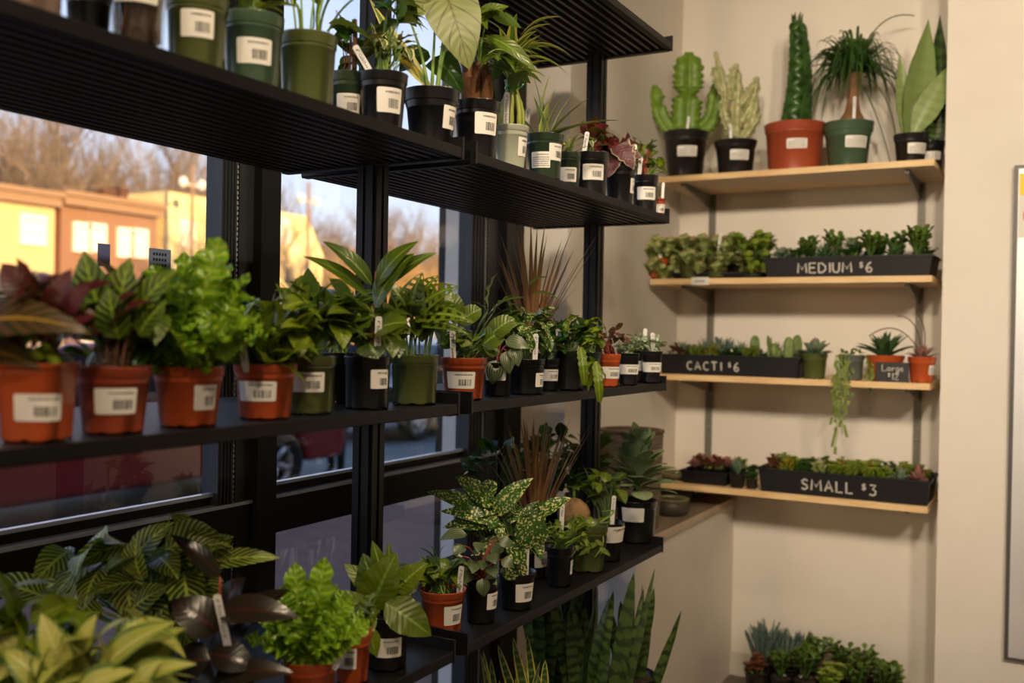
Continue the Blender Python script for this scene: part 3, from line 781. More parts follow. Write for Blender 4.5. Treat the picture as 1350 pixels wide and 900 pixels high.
PX = {}
class Ctx: pass
def make(kind, label, loc, s, w, h, pm, build, cat='potted plant', group=None, taper=.76, sq=0.0, rim=.17, labels=(), tags=(), seed=1, soil=True, notch=True, rz=None, tilt=None, rings=0):
    """one potted plant: root empty at the base; all sizes given in units of s metres"""
    e = empty(kind, loc, AZ if rz is None else rz)
    rt, H = w * s / 2, h * s; rb = rt * taper
    n = 32
    if pm is not None:
        mb = MB()
        def fn(j, t):
            if j <= 2 and notch: return .0 if sin(t * 7) < .5 else H * .05
            return 0
        th = .0022
        r1 = rb + (rt * .94 - rb) * (1 - rim)
        pr = [(rb * .1, .004), (rb * .96, .002), (rb, 0), (rb + (r1 - rb) * .08, H * .05)]
        if rings:
            for k in range(1, rings): 
                zz = H * .05 + H * (.93 - rim) * k / rings; rr = rb + (r1 - rb) * k / rings
                pr += [(rr, zz - .0005), (rr + .0008, zz), (rr, zz + .0005)]
        pr += [(r1, H * (1 - rim)), (rt * .955, H * (1 - rim) + .001), (rt * .965, H * (1 - rim * .9)), (rt * .985, H * .985), (rt, H), (rt - th, H), (rt * .93, H * (1 - rim)), (rb * .9, H * .3)]
        def fn2(j, t):
            return fn(j, t) if j <= 2 else 0
        mb.lathe(pr, n, sq=sq, fn=fn2)
        po = mb.build('pot', pm, e)
        for lb in labels:
            u, zc, lw, lh = lb[:4]
            m2 = MB()
            th0 = -pi / 2 + math.asin(max(-.95, min(.95, u)))
            def patch(a0, a1, z0, z1, off, mi, nn=6):
                vs = []; fs = []
                for i in range(nn + 1):
                    a = a0 + (a1 - a0) * i / nn
                    for z in (z0, z1):
                        f = min(1, max(0, (z / H - .0) / (1 - rim))); r = rb + (r1 - rb) * f + off
                        if z > H * (1 - rim): r = rt * .985 + off
                        if sq: r *= (abs(cos(a)) ** sq + abs(sin(a)) ** sq) ** (-1.0 / sq)
                        vs.append(V((r * cos(a), r * sin(a), z)))
                for i in range(nn): fs.append((2 * i, 2 * i + 2, 2 * i + 3, 2 * i + 1))
                m2.add(vs, fs, mi, smooth=True)
            rm = (rb + r1) / 2; ha = lw * w * s / 2 / rm
            z0, z1 = H * (zc - lh / 2), H * (zc + lh / 2)
            patch(th0 - ha, th0 + ha, z0 + H * .01, z1 - H * .01, .0012, 0, 10)
            patch(th0 - ha * .93, th0 + ha * .93, z0, z0 + H * .01, .0012, 0, 8); patch(th0 - ha * .93, th0 + ha * .93, z1 - H * .01, z1, .0012, 0, 8)
            # print: faint line of small marks and a bar code
            RR = random.Random(int(lw * 1000) + seed)
            dz = z1 - z0; a = th0 - ha * .35
            while a < th0 + ha * .78:
                g = ha * RR.uniform(.025, .06); patch(a, a + g, z1 - dz * .22, z1 - dz * .14, .0016, 1, 1); a += g + ha * RR.uniform(.02, .045)
            if len(lb) > 4:
                for q in range(5):
                    a = th0 - ha * .85
                    while a < th0 + ha * .8:
                        g = ha * RR.uniform(.03, .1); patch(a, a + g, z1 - dz * (.38 + .13 * q), z1 - dz * (.32 + .13 * q), .0016, 1, 1); a += g + ha * .05
            else:
                a = th0 - ha * .12
                while a < th0 + ha * .72:
                    g = ha * RR.choice((.025, .04, .07)); patch(a, a + g, z0 + dz * .18, z0 + dz * .56, .0016, 1, 1); a += g + ha * RR.choice((.03, .05))
            m2.build('label', [M_LABEL, M_LINK], po)
        if soil:
            mb = MB(); R = random.Random(seed)
            mb.lathe([(rt * .93, H * .86), (rt * .7, H * .885), (rt * .4, H * .9), (.0005, H * .905)], 20, sq=sq, fn=lambda j, t: H * .012 * sin(t * 3 + j))
            mb.build('soil', M_SOIL, e)
    c = Ctx(); c.B = {}; c.w = w; c.h = h; c.s = s; c.R = random.Random(seed)
    def get(name, m):
        k = (name, m.name)
        if k not in c.B: c.B[k] = (MB(), m)
        return c.B[k][0]
    c.mb = get
    if build: build(c)
    z0 = H * .90 / s
    for (name, _), (mb, m) in c.B.items():
        mb.v = [(x * s, y * s, (z + z0) * s) for x, y, z in mb.v]
        mb.build(name, m, e)
    for tg in tags:
        dx, hh, lean, txt = tg[:4]; dy = tg[4] if len(tg) > 4 else -w * .30; tw = tg[5] if len(tg) > 5 else .0115
        mb = MB(); hm = hh * s; bw = tw / 2
        M = Matrix.Translation((dx * s, dy * s, H * .86)) @ Matrix.Rotation(radians(lean), 4, 'Y') @ Matrix.Rotation(radians(4), 4, 'X')
        o = [(-bw * .6, 0), (bw * .6, 0), (bw, .012), (bw, hm - .003), (bw * .6, hm), (-bw * .6, hm), (-bw, hm - .003), (-bw, .012)]
        vs = [M @ V((x, y, z)) for y in (-.0005, .0005) for x, z in o]
        mb.add(vs, [tuple(range(8)), tuple(reversed(range(8, 16)))] + [(i, i + 8, (i + 1) % 8 + 8, (i + 1) % 8) for i in range(8)], smooth=False)
        if txt:
            tv, tf = textmesh(txt); k = tw * .72; top = hm - .006
            wd = max(q.x for q in tv) * k
            if wd > hm * .84: kx = hm * .84 / max(q.x for q in tv)
            else: kx = k
            mb.add([M @ V(((q.y - .32) * k, -.0009, top - q.x * kx)) for q in tv], tf, 1, smooth=False)
        mb.build('plant_tag', [M_TAG, M_INK], e)
    tag(e, label, cat, group)
    return e
def pot_at(kind, label, px, z, back, w, h, pm, build, **k):
    """stands on a black shelf: picture column, height of the shelf, distance behind its front edge"""
    p = on_xz(px, XF - back, z); t = (p - EYE).dot(FWD); 
    a = make(kind, label, p, t / F, w, h, pm, build, **k)
    x, y, _ = proj(p); print('POT', kind, 'px', round(x), 'base', round(y), 'rim', round(proj(p + UP * (h * t / F))[1]), 'y=%.2f' % p.y, 'd=%.3f' % (w * t / F))
    return a
def pot_z(kind, label, px, py, z, w, h, pm, build, **k):
    """stands where the picture shows its base centre on the level z"""
    p = at_z(px, py, z); t = (p - EYE).dot(FWD)
    a = make(kind, label, p, t / F, w, h, pm, build, **k)
    print('POTZ', kind, 'px', px, 'x=%.3f y=%.2f' % (p.x, p.y), 'd=%.3f' % (w * t / F))
    return a

# ---- foliage builders (units: pixels of the plant's own scale, origin at the soil)
def bush(c, m, n, C, Rr, L, W, stem=None, base=(0, 0, 0), pr='ovate', bow=.12, fold=.18, wave=0, wf=3, droop=.25, out=.75, sr=.9, name='foliage', hole=False, nv=6, jit=.35, upb=.15, face=None, tk=0, nu=4, sb=None, curl=0, vis=True):
    R = c.R; lb = c.mb(name, m); sm = c.mb('stem', stem) if stem else None
    for i in range(n):
        while True:
            q = V((R.uniform(-1, 1), R.uniform(-1, 1), R.uniform(-1, 1)))
            if q.length < 1: break
        rad = q.length ** .5; q = q.normalized() * rad if q.length > 1e-3 else q
        P = V((C[0] + q.x * Rr[0], C[1] + q.y * Rr[1], C[2] + q.z * Rr[2]))
        o = V((q.x, q.y, q.z * .6 + upb)); o = o.normalized() if o.length > .01 else UP
        d = (o * out + V((R.gauss(0, jit), R.gauss(0, jit), R.gauss(0, jit) - droop))).normalized()
        ll = L * R.uniform(.7, 1.15); p1 = P + d * ll * .5; p0 = P - d * ll * .5
        leaf(lb, p0, p1, W * R.uniform(.75, 1.15), bow=bow, pr=pr, fold=fold, wave=wave, wf=wf, roll=R.gauss(0, .35), rn=R.random(), holes=hole, nv=nv, tk=tk, nu=nu, face=face, curl=curl)
        if sm is not None:
            b = V(base) + V((R.gauss(0, 1), R.gauss(0, 1), 0)) * (c.w * .10)
            mid = (b + p0) / 2 + UP * (p0 - b).length * .12
            sm.tube(bez(b, mid, p0, 4), [sr, sr * .8, sr * .7, sr * .6, sr * .5], 4, rn=R.random(), cap=False)
def rosette(c, m, n, L, W, e0=20, e1=80, pr='sword', bow=.06, fold=.35, base=(0, 0, 0), name='foliage', jit=.12, wave=0, tk=0, sp=.04, bend=0, az0=0, nv=7, lj=.2):
    R = c.R; lb = c.mb(name, m)
    for i in range(n):
        f = i / max(1, n - 1); a = az0 + i * 2.39996 + R.gauss(0, jit)
        el = radians(e0 + (e1 - e0) * f + R.gauss(0, 5)); ll = L * R.uniform(1 - lj, 1 + lj * .5) * (1 - .25 * f * (e1 > 85))
        d = V((cos(a) * cos(el), sin(a) * cos(el), sin(el)))
        p0 = V(base) + V((cos(a), sin(a), 0)) * L * sp
        leaf(lb, p0, p0 + d * ll - UP * bend * ll * (1 - f), W * R.uniform(.85, 1.1), bow=bow, pr=pr, fold=fold, rn=R.random(), wave=wave, tk=tk, nv=nv)
def stemmed(c, m, sm, items, sr=1.0, pr='ovate', fold=.15, wave=0, name='foliage', nv=8, bow=.1, base=(0, 0, 0), holes=False, face=None, nu=4, wf=4, curl=0):
    """explicit leaves: (x0,y0,z0, x1,y1,z1, width[, roll])"""
    lb = c.mb(name, m); st = c.mb('stem', sm) if sm else None; R = c.R
    for it in items:
        p0, p1 = V(it[:3]), V(it[3:6]); rl = it[7] if len(it) > 7 else 0
        leaf(lb, p0, p1, it[6], bow=bow, pr=pr, fold=fold, wave=wave, rn=R.random(), roll=rl, nv=nv, holes=holes, face=face, nu=nu, wf=wf, curl=curl)
        if st is not None:
            b = V(base) + V((R.gauss(0, 1), R.gauss(0, 1), 0)) * (c.w * .05)
            st.tube(bez(b, (b + p0) / 2 + UP * (p0 - b).length * .15, p0, 5), sr, 5, cap=False)
FERN = leafmat('crinkle_fern', srgb(54, 104, 14), srgb(120, 166, 32), rib=srgb(150, 180, 60), vein=srgb(150, 184, 44), vn=15, vk=.15, vw=.2, rough=.3, transl=.28, bst=.7)
GREEN = leafmat('mid_green_leaf', srgb(46, 70, 14), srgb(100, 118, 28), rib=srgb(120, 150, 60), back=srgb(96, 130, 60), rough=.3)
BRIGHT = leafmat('bright_green_leaf', srgb(74, 100, 16), srgb(130, 148, 32), rib=srgb(150, 180, 70), rough=.32, transl=.3)
DARKG = leafmat('dark_green_leaf', srgb(16, 44, 14), srgb(42, 84, 24), rib=srgb(70, 110, 40), back=srgb(60, 90, 45), rough=.26)
MAROON = leafmat('maroon_olive_leaf', srgb(58, 34, 22), srgb(92, 68, 36), rib=srgb(150, 116, 36), back=srgb(96, 26, 36), vein=srgb(40, 42, 18), vn=10, vk=.6, rough=.4, transl=.12)
PURPLE = leafmat('burgundy_leaf', srgb(58, 16, 24), srgb(100, 34, 44), back=srgb(112, 30, 48), rough=.35, transl=.15)
ZEBRA = leafmat('zebra_calathea_leaf', srgb(76, 112, 20), srgb(130, 154, 38), vein=srgb(28, 50, 18), vn=7, vk=.9, vw=.22, rib=srgb(150, 180, 60), back=srgb(90, 40, 56))
PRAYER = leafmat('prayer_plant_leaf', srgb(36, 60, 18), srgb(62, 88, 28), vein=srgb(178, 190, 84), vn=9, vk=1.0, vw=.16, rib=srgb(190, 210, 90), back=srgb(110, 130, 80), rough=.4)
PALEV = leafmat('cream_variegated_leaf', srgb(150, 160, 60), srgb(196, 196, 104), edge=srgb(96, 124, 50), ew=.7, rib=srgb(206, 204, 130), back=srgb(160, 160, 90), rough=.4)
INKY = leafmat('burgundy_rubber_leaf', srgb(22, 20, 16), srgb(44, 34, 26), rib=srgb(64, 30, 26), back=srgb(56, 30, 28), rough=.25, transl=.05, bst=.06)
SPECK = leafmat('gold_dust_leaf', srgb(26, 66, 20), srgb(50, 96, 30), spots=srgb(206, 202, 132), sscale=190, sthr=.54, back=srgb(70, 110, 50), rough=.35)
MELON = leafmat('watermelon_peperomia_leaf', srgb(150, 160, 120), srgb(176, 182, 140), vein=srgb(42, 70, 30), vn=2.2, vk=0, vw=.3, back=srgb(120, 50, 44), rough=.35)
def melonmat():
    m, nt, out = newmat('melon_stripe_leaf'); L = nt.links.new
    uv = N(nt, 'ShaderNodeUVMap'); sp = N(nt, 'ShaderNodeSeparateXYZ'); L(uv.outputs[0], sp.inputs[0])
    w = mathn(nt, 'ABSOLUTE', mathn(nt, 'SINE', mathn(nt, 'MULTIPLY', mathn(nt, 'SUBTRACT', sp.outputs[0], .5), 3.14159 * 7)))
    c = mixc(nt, step(nt, w, .72, .92), srgb(40, 62, 30), srgb(118, 130, 92))
    p = N(nt, 'ShaderNodeBsdfPrincipled'); p.inputs['Roughness'].default_value = .35; L(c, p.inputs['Base Color']); L(p.outputs[0], out.inputs[0]); return m
MELON = melonmat()
SNAKE = leafmat('snake_plant_leaf', srgb(62, 86, 38), srgb(98, 120, 58), band=srgb(44, 66, 34), bn=11, rough=.35, transl=.08, bst=.03)
SNAKEY = leafmat('yellow_edged_snake_leaf', srgb(40, 66, 28), srgb(66, 94, 40), band=srgb(90, 116, 66), bn=12, edge=srgb(196, 190, 80), ew=.62, rough=.35, transl=.08, bst=.03)
WHALE = leafmat('silver_snake_leaf', srgb(118, 138, 78), srgb(142, 158, 96), band=srgb(126, 146, 86), bn=9, edge=srgb(80, 100, 50), ew=.9, rough=.4, transl=.08, bst=.03)
MARGI = leafmat('red_edged_dracaena', srgb(120, 106, 64), srgb(152, 128, 84), edge=srgb(146, 76, 62), ew=.5, rough=.4, bst=.03)
ALOE = leafmat('aloe_leaf', srgb(92, 120, 62), srgb(150, 164, 84), edge=srgb(186, 186, 110), ew=.75, rough=.35, transl=.12, bst=.03)
PALES = leafmat('alocasia_leaf', srgb(112, 122, 72), srgb(136, 144, 88), vein=srgb(60, 60, 34), vn=4, vk=1.3, vw=.03, rib=srgb(90, 86, 40), ribw=.03, rough=.4)
BEGO = leafmat('rex_begonia_leaf', srgb(78, 16, 26), srgb(128, 30, 44), vein=srgb(40, 8, 14), vn=4, vk=1, vw=.1, rough=.4)
BEGP = leafmat('pink_silver_begonia', srgb(74, 34, 42), srgb(116, 72, 76), vein=srgb(96, 34, 50), vn=5, vk=1, vw=.12, edge=srgb(170, 160, 130), ew=.8, rough=.4)
FITT = leafmat('fittonia_leaf', srgb(60, 96, 44), srgb(90, 126, 60), spots=srgb(222, 224, 206), sscale=220, sthr=.48, edge=srgb(70, 104, 50), ew=.8)
FITP = leafmat('pink_fittonia_leaf', srgb(60, 66, 34), srgb(90, 60, 50), spots=srgb(150, 60, 76), sscale=200, sthr=.55)
GREYG = leafmat('grey_green_leaf', srgb(104, 124, 84), srgb(142, 156, 114), rib=srgb(140, 158, 116), back=srgb(110, 128, 96), rough=.55, transl=.12)
VARIE = leafmat('white_edged_leaf', srgb(40, 70, 24), srgb(64, 96, 34), edge=srgb(214, 208, 160), ew=.55, rib=srgb(170, 180, 110), back=srgb(110, 100, 60))
YELV = leafmat('yellow_edged_dracaena', srgb(70, 108, 30), srgb(104, 136, 44), edge=srgb(208, 198, 106), ew=.45, rough=.35)
YBRN = leafmat('yellowing_leaf', srgb(120, 120, 30), srgb(196, 150, 40), edge=srgb(200, 150, 30), ew=.6)
FERN2 = FERN
M_STEM = mat('green_stem', srgb(120, 150, 60), .45)
M_STEMD = mat('dark_green_stem', srgb(70, 96, 40), .5)
M_STEMR = mat('reddish_stem', srgb(140, 60, 44), .45)
M_STEMB = mat('brown_stem', srgb(120, 84, 54), .7, col2=srgb(86, 58, 38), nscale=40)
M_BARK = mat('money_tree_bark', srgb(140, 92, 50), .75, col2=srgb(92, 58, 34), nscale=30, stretch=(1, 1, .4), bump=.5, bscale=90)
M_CANE = mat('bamboo_cane', srgb(178, 178, 84), .35, col2=srgb(140, 158, 60), nscale=20)
ZT, ZM, ZL = TIERS['top'], TIERS['mid'], TIERS['low']
LAB = lambda u=.1, z=.52, w=.5, h=.36: [(u, z, w, h)]
# ================= top tier =================
G1 = 'nursery pots on the overhead shelf'
def b_generic(m, n, C, Rr, L, W, **k):
    return lambda c: bush(c, m, n, C, Rr, L, W, **k)
pot_at('potted_plant', 'taupe pot at far left of the overhead shelf, mostly above view', 28, ZT, .07, 110, 120, M_POTB, b_generic(GREEN, 24, (0, 0, 90), (60, 50, 50), 60, 30, stem=M_STEM), group=G1, taper=.85)
pot_at('potted_plant', 'small black pot with white tag on the overhead shelf, beside taupe pot', 116, ZT, .13, 60, 90, M_POTK, b_generic(DARKG, 16, (0, 0, 70), (30, 30, 40), 40, 20, stem=M_STEM), group=G1, tags=[(6, 60, 4, '', -26)])
def b_clear(c):
    bush(c, BRIGHT, 22, (0, 0, 80), (40, 36, 40), 50, 22, stem=M_STEM)
    mb = c.mb('bark_mix', M_SOIL); mb.lathe([(24, -74), (29, -30), (33, -4), (0.01, -2)], 20)
    r = c.mb('root', M_BARK)
    for i in range(26):
        a = c.R.uniform(0, 6.28); r.tube([(28 * cos(a + .1 * k), 28 * sin(a + .1 * k), -70 + k * 16 + c.R.uniform(-3, 3)) for k in range(4)], 1.4, 5)
pot_at('potted_plant', 'clear plastic pot with visible brown roots on the overhead shelf', 181, ZT, .062, 80, 100, M_CLEAR, b_clear, group=G1, taper=.8, labels=[(.25, .78, .7, .34)], soil=False)
pot_at('potted_plant', 'olive green pot on the overhead shelf, right of the clear pot', 259, ZT, .06, 82, 98, M_POTG, b_generic(GREEN, 24, (0, 0, 80), (40, 36, 40), 50, 22, stem=M_STEM), group=G1, taper=.84, labels=[(.32, .58, .5, .36)])
pot_at('potted_plant', 'teal green pot with a wide barcode label, overhead shelf', 333, ZT, .058, 80, 97, M_POTT,
       lambda c: (bush(c, BRIGHT, 16, (5, 0, 55), (40, 30, 30), 60, 26, stem=M_STEM, droop=.3), stemmed(c, BRIGHT, M_STEM, [(0, 0, 20, -42, -8, 8, 20), (0, -8, 22, 46, -12, 10, 24), (10, 0, 24, 60, 5, 25, 20)])),
       group=G1, taper=.84, labels=[(.3, .46, .56, .34)])
def b_u5(c):
    stemmed(c, BRIGHT, M_STEM, [(15, 0, 5, 30, 0, 95, 12), (18, -5, 5, 44, -5, 80, 12), (-12, 0, 4, -20, 5, 60, 8), (0, 5, 5, -8, 5, 90, 9), (22, 5, 5, 70, 5, 70, 9)], pr='strap', fold=.3)
    st = c.mb('stem', M_STEM)
    for x, x2 in ((-8, -14), (2, 10), (10, 26), (-16, -30), (14, 12)): st.tube(bez((x, 0, 0), (x, 0, 40), (x2, 5, 90)), 1.5, 5)
    bush(c, YELV, 7, (0, 10, 70), (40, 20, 25), 36, 14)
pot_at('potted_plant', 'glossy olive green pot without label, yellow-green stems, overhead shelf', 405, ZT, .058, 77, 94, M_POTG, b_u5, group=G1, taper=.84)
def b_u6(c):
    bush(c, DARKG, 18, (0, 0, 50), (20, 20, 40), 34, 18, stem=M_STEMB)
    st = c.mb('trunk', M_STEMB); st.tube([(6, 0, 0), (8, 0, 40), (6, 0, 80)], 3.5, 7)
    stemmed(c, GREEN, None, [(-26, -14, 70, 42, -16, 34, 44)], bow=.12)
pot_at('potted_plant', 'small dark green pot with label, tucked between larger overhead pots', 459, ZT, .13, 50, 80, M_POTD, b_u6, group=G1, taper=.8, labels=[(.15, .46, .62, .33)])
def b_u7(c):
    bush(c, VARIE, 34, (10, 4, 44), (36, 26, 26), 30, 13, stem=M_STEM, droop=.45, wave=.2)
    bush(c, DARKG, 14, (10, 16, 88), (34, 20, 24), 50, 26, stem=M_STEMD)
    stemmed(c, YBRN, None, [(22, -16, 22, 50, -22, -2, 26)], fold=.3)
pot_at('potted_plant', 'black pot of white-edged leaves with a tilted name tag', 504, ZT, .062, 66, 76, M_POTK, b_u7, group=G1, labels=[(.45, .5, .5, .42)], tags=[(-8, 50, -32, '4" Calathea')])
def b_u8(c):
    st = c.mb('stem', M_STEM)
    for x, x2, z2, x3 in ((-4, -8, 60, -30), (0, 2, 70, 4), (6, 12, 80, 22), (9, 8, 60, 30)):
        st.tube(bez((x, -4, 0), (x2, -6, z2 * .8), (x3, -8, z2 + 40), 8), [2.8, 2.6, 2.4, 2.2, 2, 1.8, 1.7, 1.6, 1.5], 6)
    lb = c.mb('foliage', PALES)
    leaf(lb, (18, -16, 130), (50, -22, 32), 70, bow=.08, pr='heart', fold=.08, nv=12, nu=8, face=(.15, -1, .1), rn=.5)
    leaf(lb, (0, 10, 118), (-50, 0, 175), 60, bow=.1, pr='heart', nv=10, face=(0, -1, .2), rn=.8)
    leaf(c.mb('young_leaf', YELV), (4, -8, 4), (-84, -10, 128), 22, bow=-.07, pr='lance', fold=.15, nv=10, face=(.3, -1, .3))
    leaf(c.mb('lower_leaf', DARKG), (0, 30, 62), (40, 20, 10), 40, pr='heart', face=(0, -1, .4))
    leaf(c.mb('lower_leaf', DARKG), (-8, 30, 70), (-46, 20, 38), 36, pr='ovate', face=(0, -1, .4))
pot_at('potted_alocasia', 'wide black pot of alocasia with large pale dark-veined leaf', 568, ZT, .062, 75, 74, M_POTK, b_u8, group=G1, taper=.72, rim=.22, labels=[(.82, .5, .3, .4)])
def b_u9(c):
    tr = c.mb('trunk', M_BARK); R = c.R
    for k, (x0, ph) in enumerate(((-17, 0), (-3, 2.1), (14, 4.2))):
        tr.tube([(x0 * (1 - .45 * i / 8) + 2.5 * sin(ph + i * .8), 3 * cos(ph + i * .8), -2 + i * 8) for i in range(9)], [9 - .35 * i + .6 * (i % 2) for i in range(9)], 9)
    for k in range(9):
        a = k * 2.4; hz = R.uniform(38, 128)
        hub = V((cos(a) * R.uniform(14, 40) + 12, sin(a) * 26 + 4, hz))
        c.mb('stem', M_STEM).tube(bez((2, 0, 58), (hub.x * .5, hub.y * .5, hz + 8), hub, 5), 1.3, 5, cap=False)
        for j in range(6):
            b = a + (j - 2.5) * .62; d = V((cos(b), sin(b), -.5 + R.uniform(-.3, .4)))
            leaf(c.mb('foliage', GREEN), hub, hub + d.normalized() * R.uniform(38, 54), 17, bow=.12, pr='lance', fold=.2, rn=R.random(), roll=R.gauss(0, .3))
    for it in ((8, -20, 92, 78, -24, 42, 22), (-4, -20, 110, 40, -24, 128, 24)):
        leaf(c.mb('foliage', GREEN), it[:3], it[3:6], it[6], bow=.12, pr='lance', fold=.15, face=(.1, -1, .5))
pot_at('potted_money_tree', 'black pot of money tree with thick brown braided trunks', 628, ZT, .062, 63, 78, M_POTK, b_u9, group=G1, labels=[(.5, .6, .5, .36)], taper=.8)
GRR = 'plants on the far section of the overhead shelf'
def b_u10(c):
    cn = c.mb('cane', M_CANE); R = c.R
    for k in range(9):
        a = k * 2 * pi / 8; r = 13 if k < 8 else 0; pts = []; rr = []
        for i in range(15):
            z = i * 5.2; q = r * (1.12 if z < 30 else 1.12 - .75 * min(1, (z - 30) / 30) + (.4 * max(0, (z - 62)) / 20)); pts.append((q * cos(a), q * sin(a) * .8, z - 4)); rr.append(3.0 + (.7 if i % 4 == 0 else 0))
        cn.tube(pts, rr, 7)
        z = 74
        for j in range(4):
            b = a + R.gauss(0, .8); d = V((cos(b), sin(b), R.uniform(.2, 1.0))).normalized()
            leaf(c.mb('foliage', YELV), (r * .4 * cos(a), r * .4 * sin(a), z + j * 9 - 8), V((cos(a) * 6, sin(a) * 6, z + j * 10)) + d * R.uniform(34, 60), 13, bow=.16, pr='lance', rn=R.random(), fold=.25)
    for it in ((8, -8, 108, 78, -8, 98, 12), (8, -8, 96, 74, -10, 72, 11), (10, -6, 124, 66, -6, 150, 12), (6, -8, 112, 52, -8, 140, 13), (0, -8, 84, 16, -12, 62, 9)):
        leaf(c.mb('foliage', YELV), it[:3], it[3:6], it[6], bow=.14, pr='lance', fold=.2, rn=R.random())
    t = c.mb('tie', mat('green_tie', srgb(60, 190, 50), .3)); t.lathe([(8.5, 55.5), (9.6, 56.5), (9.6, 58.5), (8.5, 59.5)], 16); t.tube([(6, -7, 57), (12, -10, 56), (15, -10, 61)], .8, 5)
pot_at('lucky_bamboo', 'pale glazed pot of lucky bamboo canes bound with green tie', 673, ZT, .050, 48, 58, M_POTW, b_u10, group=GRR, rim=.14, taper=.72, notch=False, labels=[(.78, .52, .34, .42)], tags=[(-7, 50, 1, '4" Dracaena Sanderiana', -14)])
def b_u11(c):
    for i, it in enumerate([(-6, 0, 0, -17, 0, 84, 9), (-2, 4, 0, 6, 2, 88, 11), (0, 0, 0, 16, 0, 74, 9), (2, -4, 0, 24, -6, 58, 10), (4, 0, 0, 50, 0, 50, 9), (4, -4, 0, 74, -6, 24, 11), (6, -2, 0, 58, 6, 58, 8), (4, -6, 0, 34, -16, 16, 10), (-6, -4, 0, -16, -10, 56, 8), (-2, 4, 0, -6, 10, 62, 9), (8, 0, 0, 40, 8, 66, 8), (0, -6, 0, 6, -12, 50, 12), (-2, -6, 0, -10, -12, 44, 12), (6, 0, 4, 100, 0, 28, 9), (-10, 6, 0, -34, 10, 34, 9)]):
        leaf(c.mb('foliage', ALOE), it[:3], it[3:6], it[6] * 1.8, bow=.06, pr='sword', fold=.4, rn=c.R.random(), nv=9)
pot_at('potted_aloe', 'dark green pot with two white labels and pointed upright aloe leaves', 717, ZT, .050, 51, 61, M_POTD, b_u11, group=GRR, labels=[(-.25, .42, .5, .34, 1), (.66, .60, .42, .36)], taper=.82, tags=[(-24, 46, 2, 'Aloe', 12)])
pot_at('potted_plant', 'small dark green pot wedged between the aloe and the black pot', 748, ZT, .075, 36, 52, M_POTD, lambda c: (bush(c, YELV, 6, (0, 0, 14), (10, 8, 10), 24, 8), rosette(c, ALOE, 8, 34, 7, 30, 80)), group=GRR, labels=[(.0, .42, .62, .36)], taper=.82)
pot_at('potted_plant', 'black pot with cream-edged leaves and blue-white tag, overhead shelf', 779, ZT, .052, 46, 57, M_POTK, lambda c: (bush(c, VARIE, 9, (0, 0, 18), (14, 10, 14), 26, 10, stem=M_STEM), bush(c, BEGO, 14, (4, 6, 26), (22, 14, 20), 26, 20)), group=GRR, labels=[(.06, .53, .62, .36)], taper=.86, tags=[(-12, 34, 8, '4" Begonia')])
def b_u14(c):
    bush(c, BEGO, 26, (-8, 4, 28), (32, 18, 20), 30, 26, stem=M_STEMR, pr='heart', wave=.25, droop=.35)
    for it in ((-6, -16, 30, 14, -24, -2, 30), (-12, -14, 20, -18, -24, -14, 28), (4, -12, 24, 24, -20, 12, 20)):
        leaf(c.mb('silver_leaf', BEGP), it[:3], it[3:6], it[6], bow=.1, pr='heart', wave=.25, wf=4, nv=9, face=(0, -1, .6))
pot_at('potted_begonia', 'black pot of dark red rex begonia with one pink-silver leaf', 817, ZT, .060, 42, 54, M_POTK, b_u14, group=GRR, labels=[(.88, .5, .3, .36)], tags=[(14, 34, 5, 'Rex')])
def b_u15(c):
    bush(c, GREEN, 34, (-4, 0, 34), (20, 14, 26), 16, 12, stem=M_STEMR, pr='round', droop=.1)
    bush(c, BRIGHT, 12, (12, -4, 14), (16, 10, 14), 16, 11, stem=M_STEM)
    bush(c, BEGP, 5, (-6, -8, 18), (12, 6, 10), 16, 9)
pot_at('potted_plant', 'black pot of small round green leaves at the overhead shelf end', 850, ZT, .045, 35, 49, M_POTK, b_u15, group=GRR, labels=[(.0, .5, .72, .34)], tags=[(-10, 34, 4, '4" Plec')], taper=.85)
pot_at('tiny_terracotta_pot', 'tiny terracotta pot with label at the overhead shelf corner', 869, ZT, .026, 17, 22, M_TERRB, lambda c: bush(c, BRIGHT, 5, (2, 0, 6), (5, 4, 5), 8, 4), group=GRR, labels=[(.0, .4, .8, .5)], tags=[(3, 24, 2, '', -5, .008)])

# ================= eye-height tier =================
GM = 'pots on the eye-height shelf'
def b_m1(c):
    bush(c, MAROON, 12, (-20, 6, 66), (64, 34, 40), 100, 46, stem=M_STEMR, wave=.12, droop=.15)
    bush(c, PURPLE, 12, (24, 0, 90), (60, 26, 42), 66, 32, stem=M_STEMR, wave=.15)
    for it in ((-96, -44, 42, 88, -46, 50, 78), (-70, -42, 22, 26, -44, 2, 44)): leaf(c.mb('foliage', MAROON), it[:3], it[3:6], it[6], bow=.16, fold=.05, nv=10, face=(0, -.9, 1), rn=.6)
    for it in ((20, -6, 60, 50, -16, 134, 40), (36, -16, 70, 76, -20, 112, 36), (-10, 10, 90, -50, 0, 140, 46)): leaf(c.mb('purple_leaf', PURPLE), it[:3], it[3:6], it[6], bow=.1, nv=8, face=(0, -1, .4))
    bush(c, BRIGHT, 16, (4, -14, 16), (40, 10, 12), 26, 18)
    bush(c, DARKG, 30, (10, 10, 36), (56, 24, 28), 44, 28)
pot_at('potted_calathea', 'terracotta pot at far left with broad maroon-olive leaves', 49, ZM, .050, 90, 103, M_TERRA, b_m1, group=GM, sq=5.0, taper=.80, rim=.10, labels=[(.42, .45, .6, .34)])
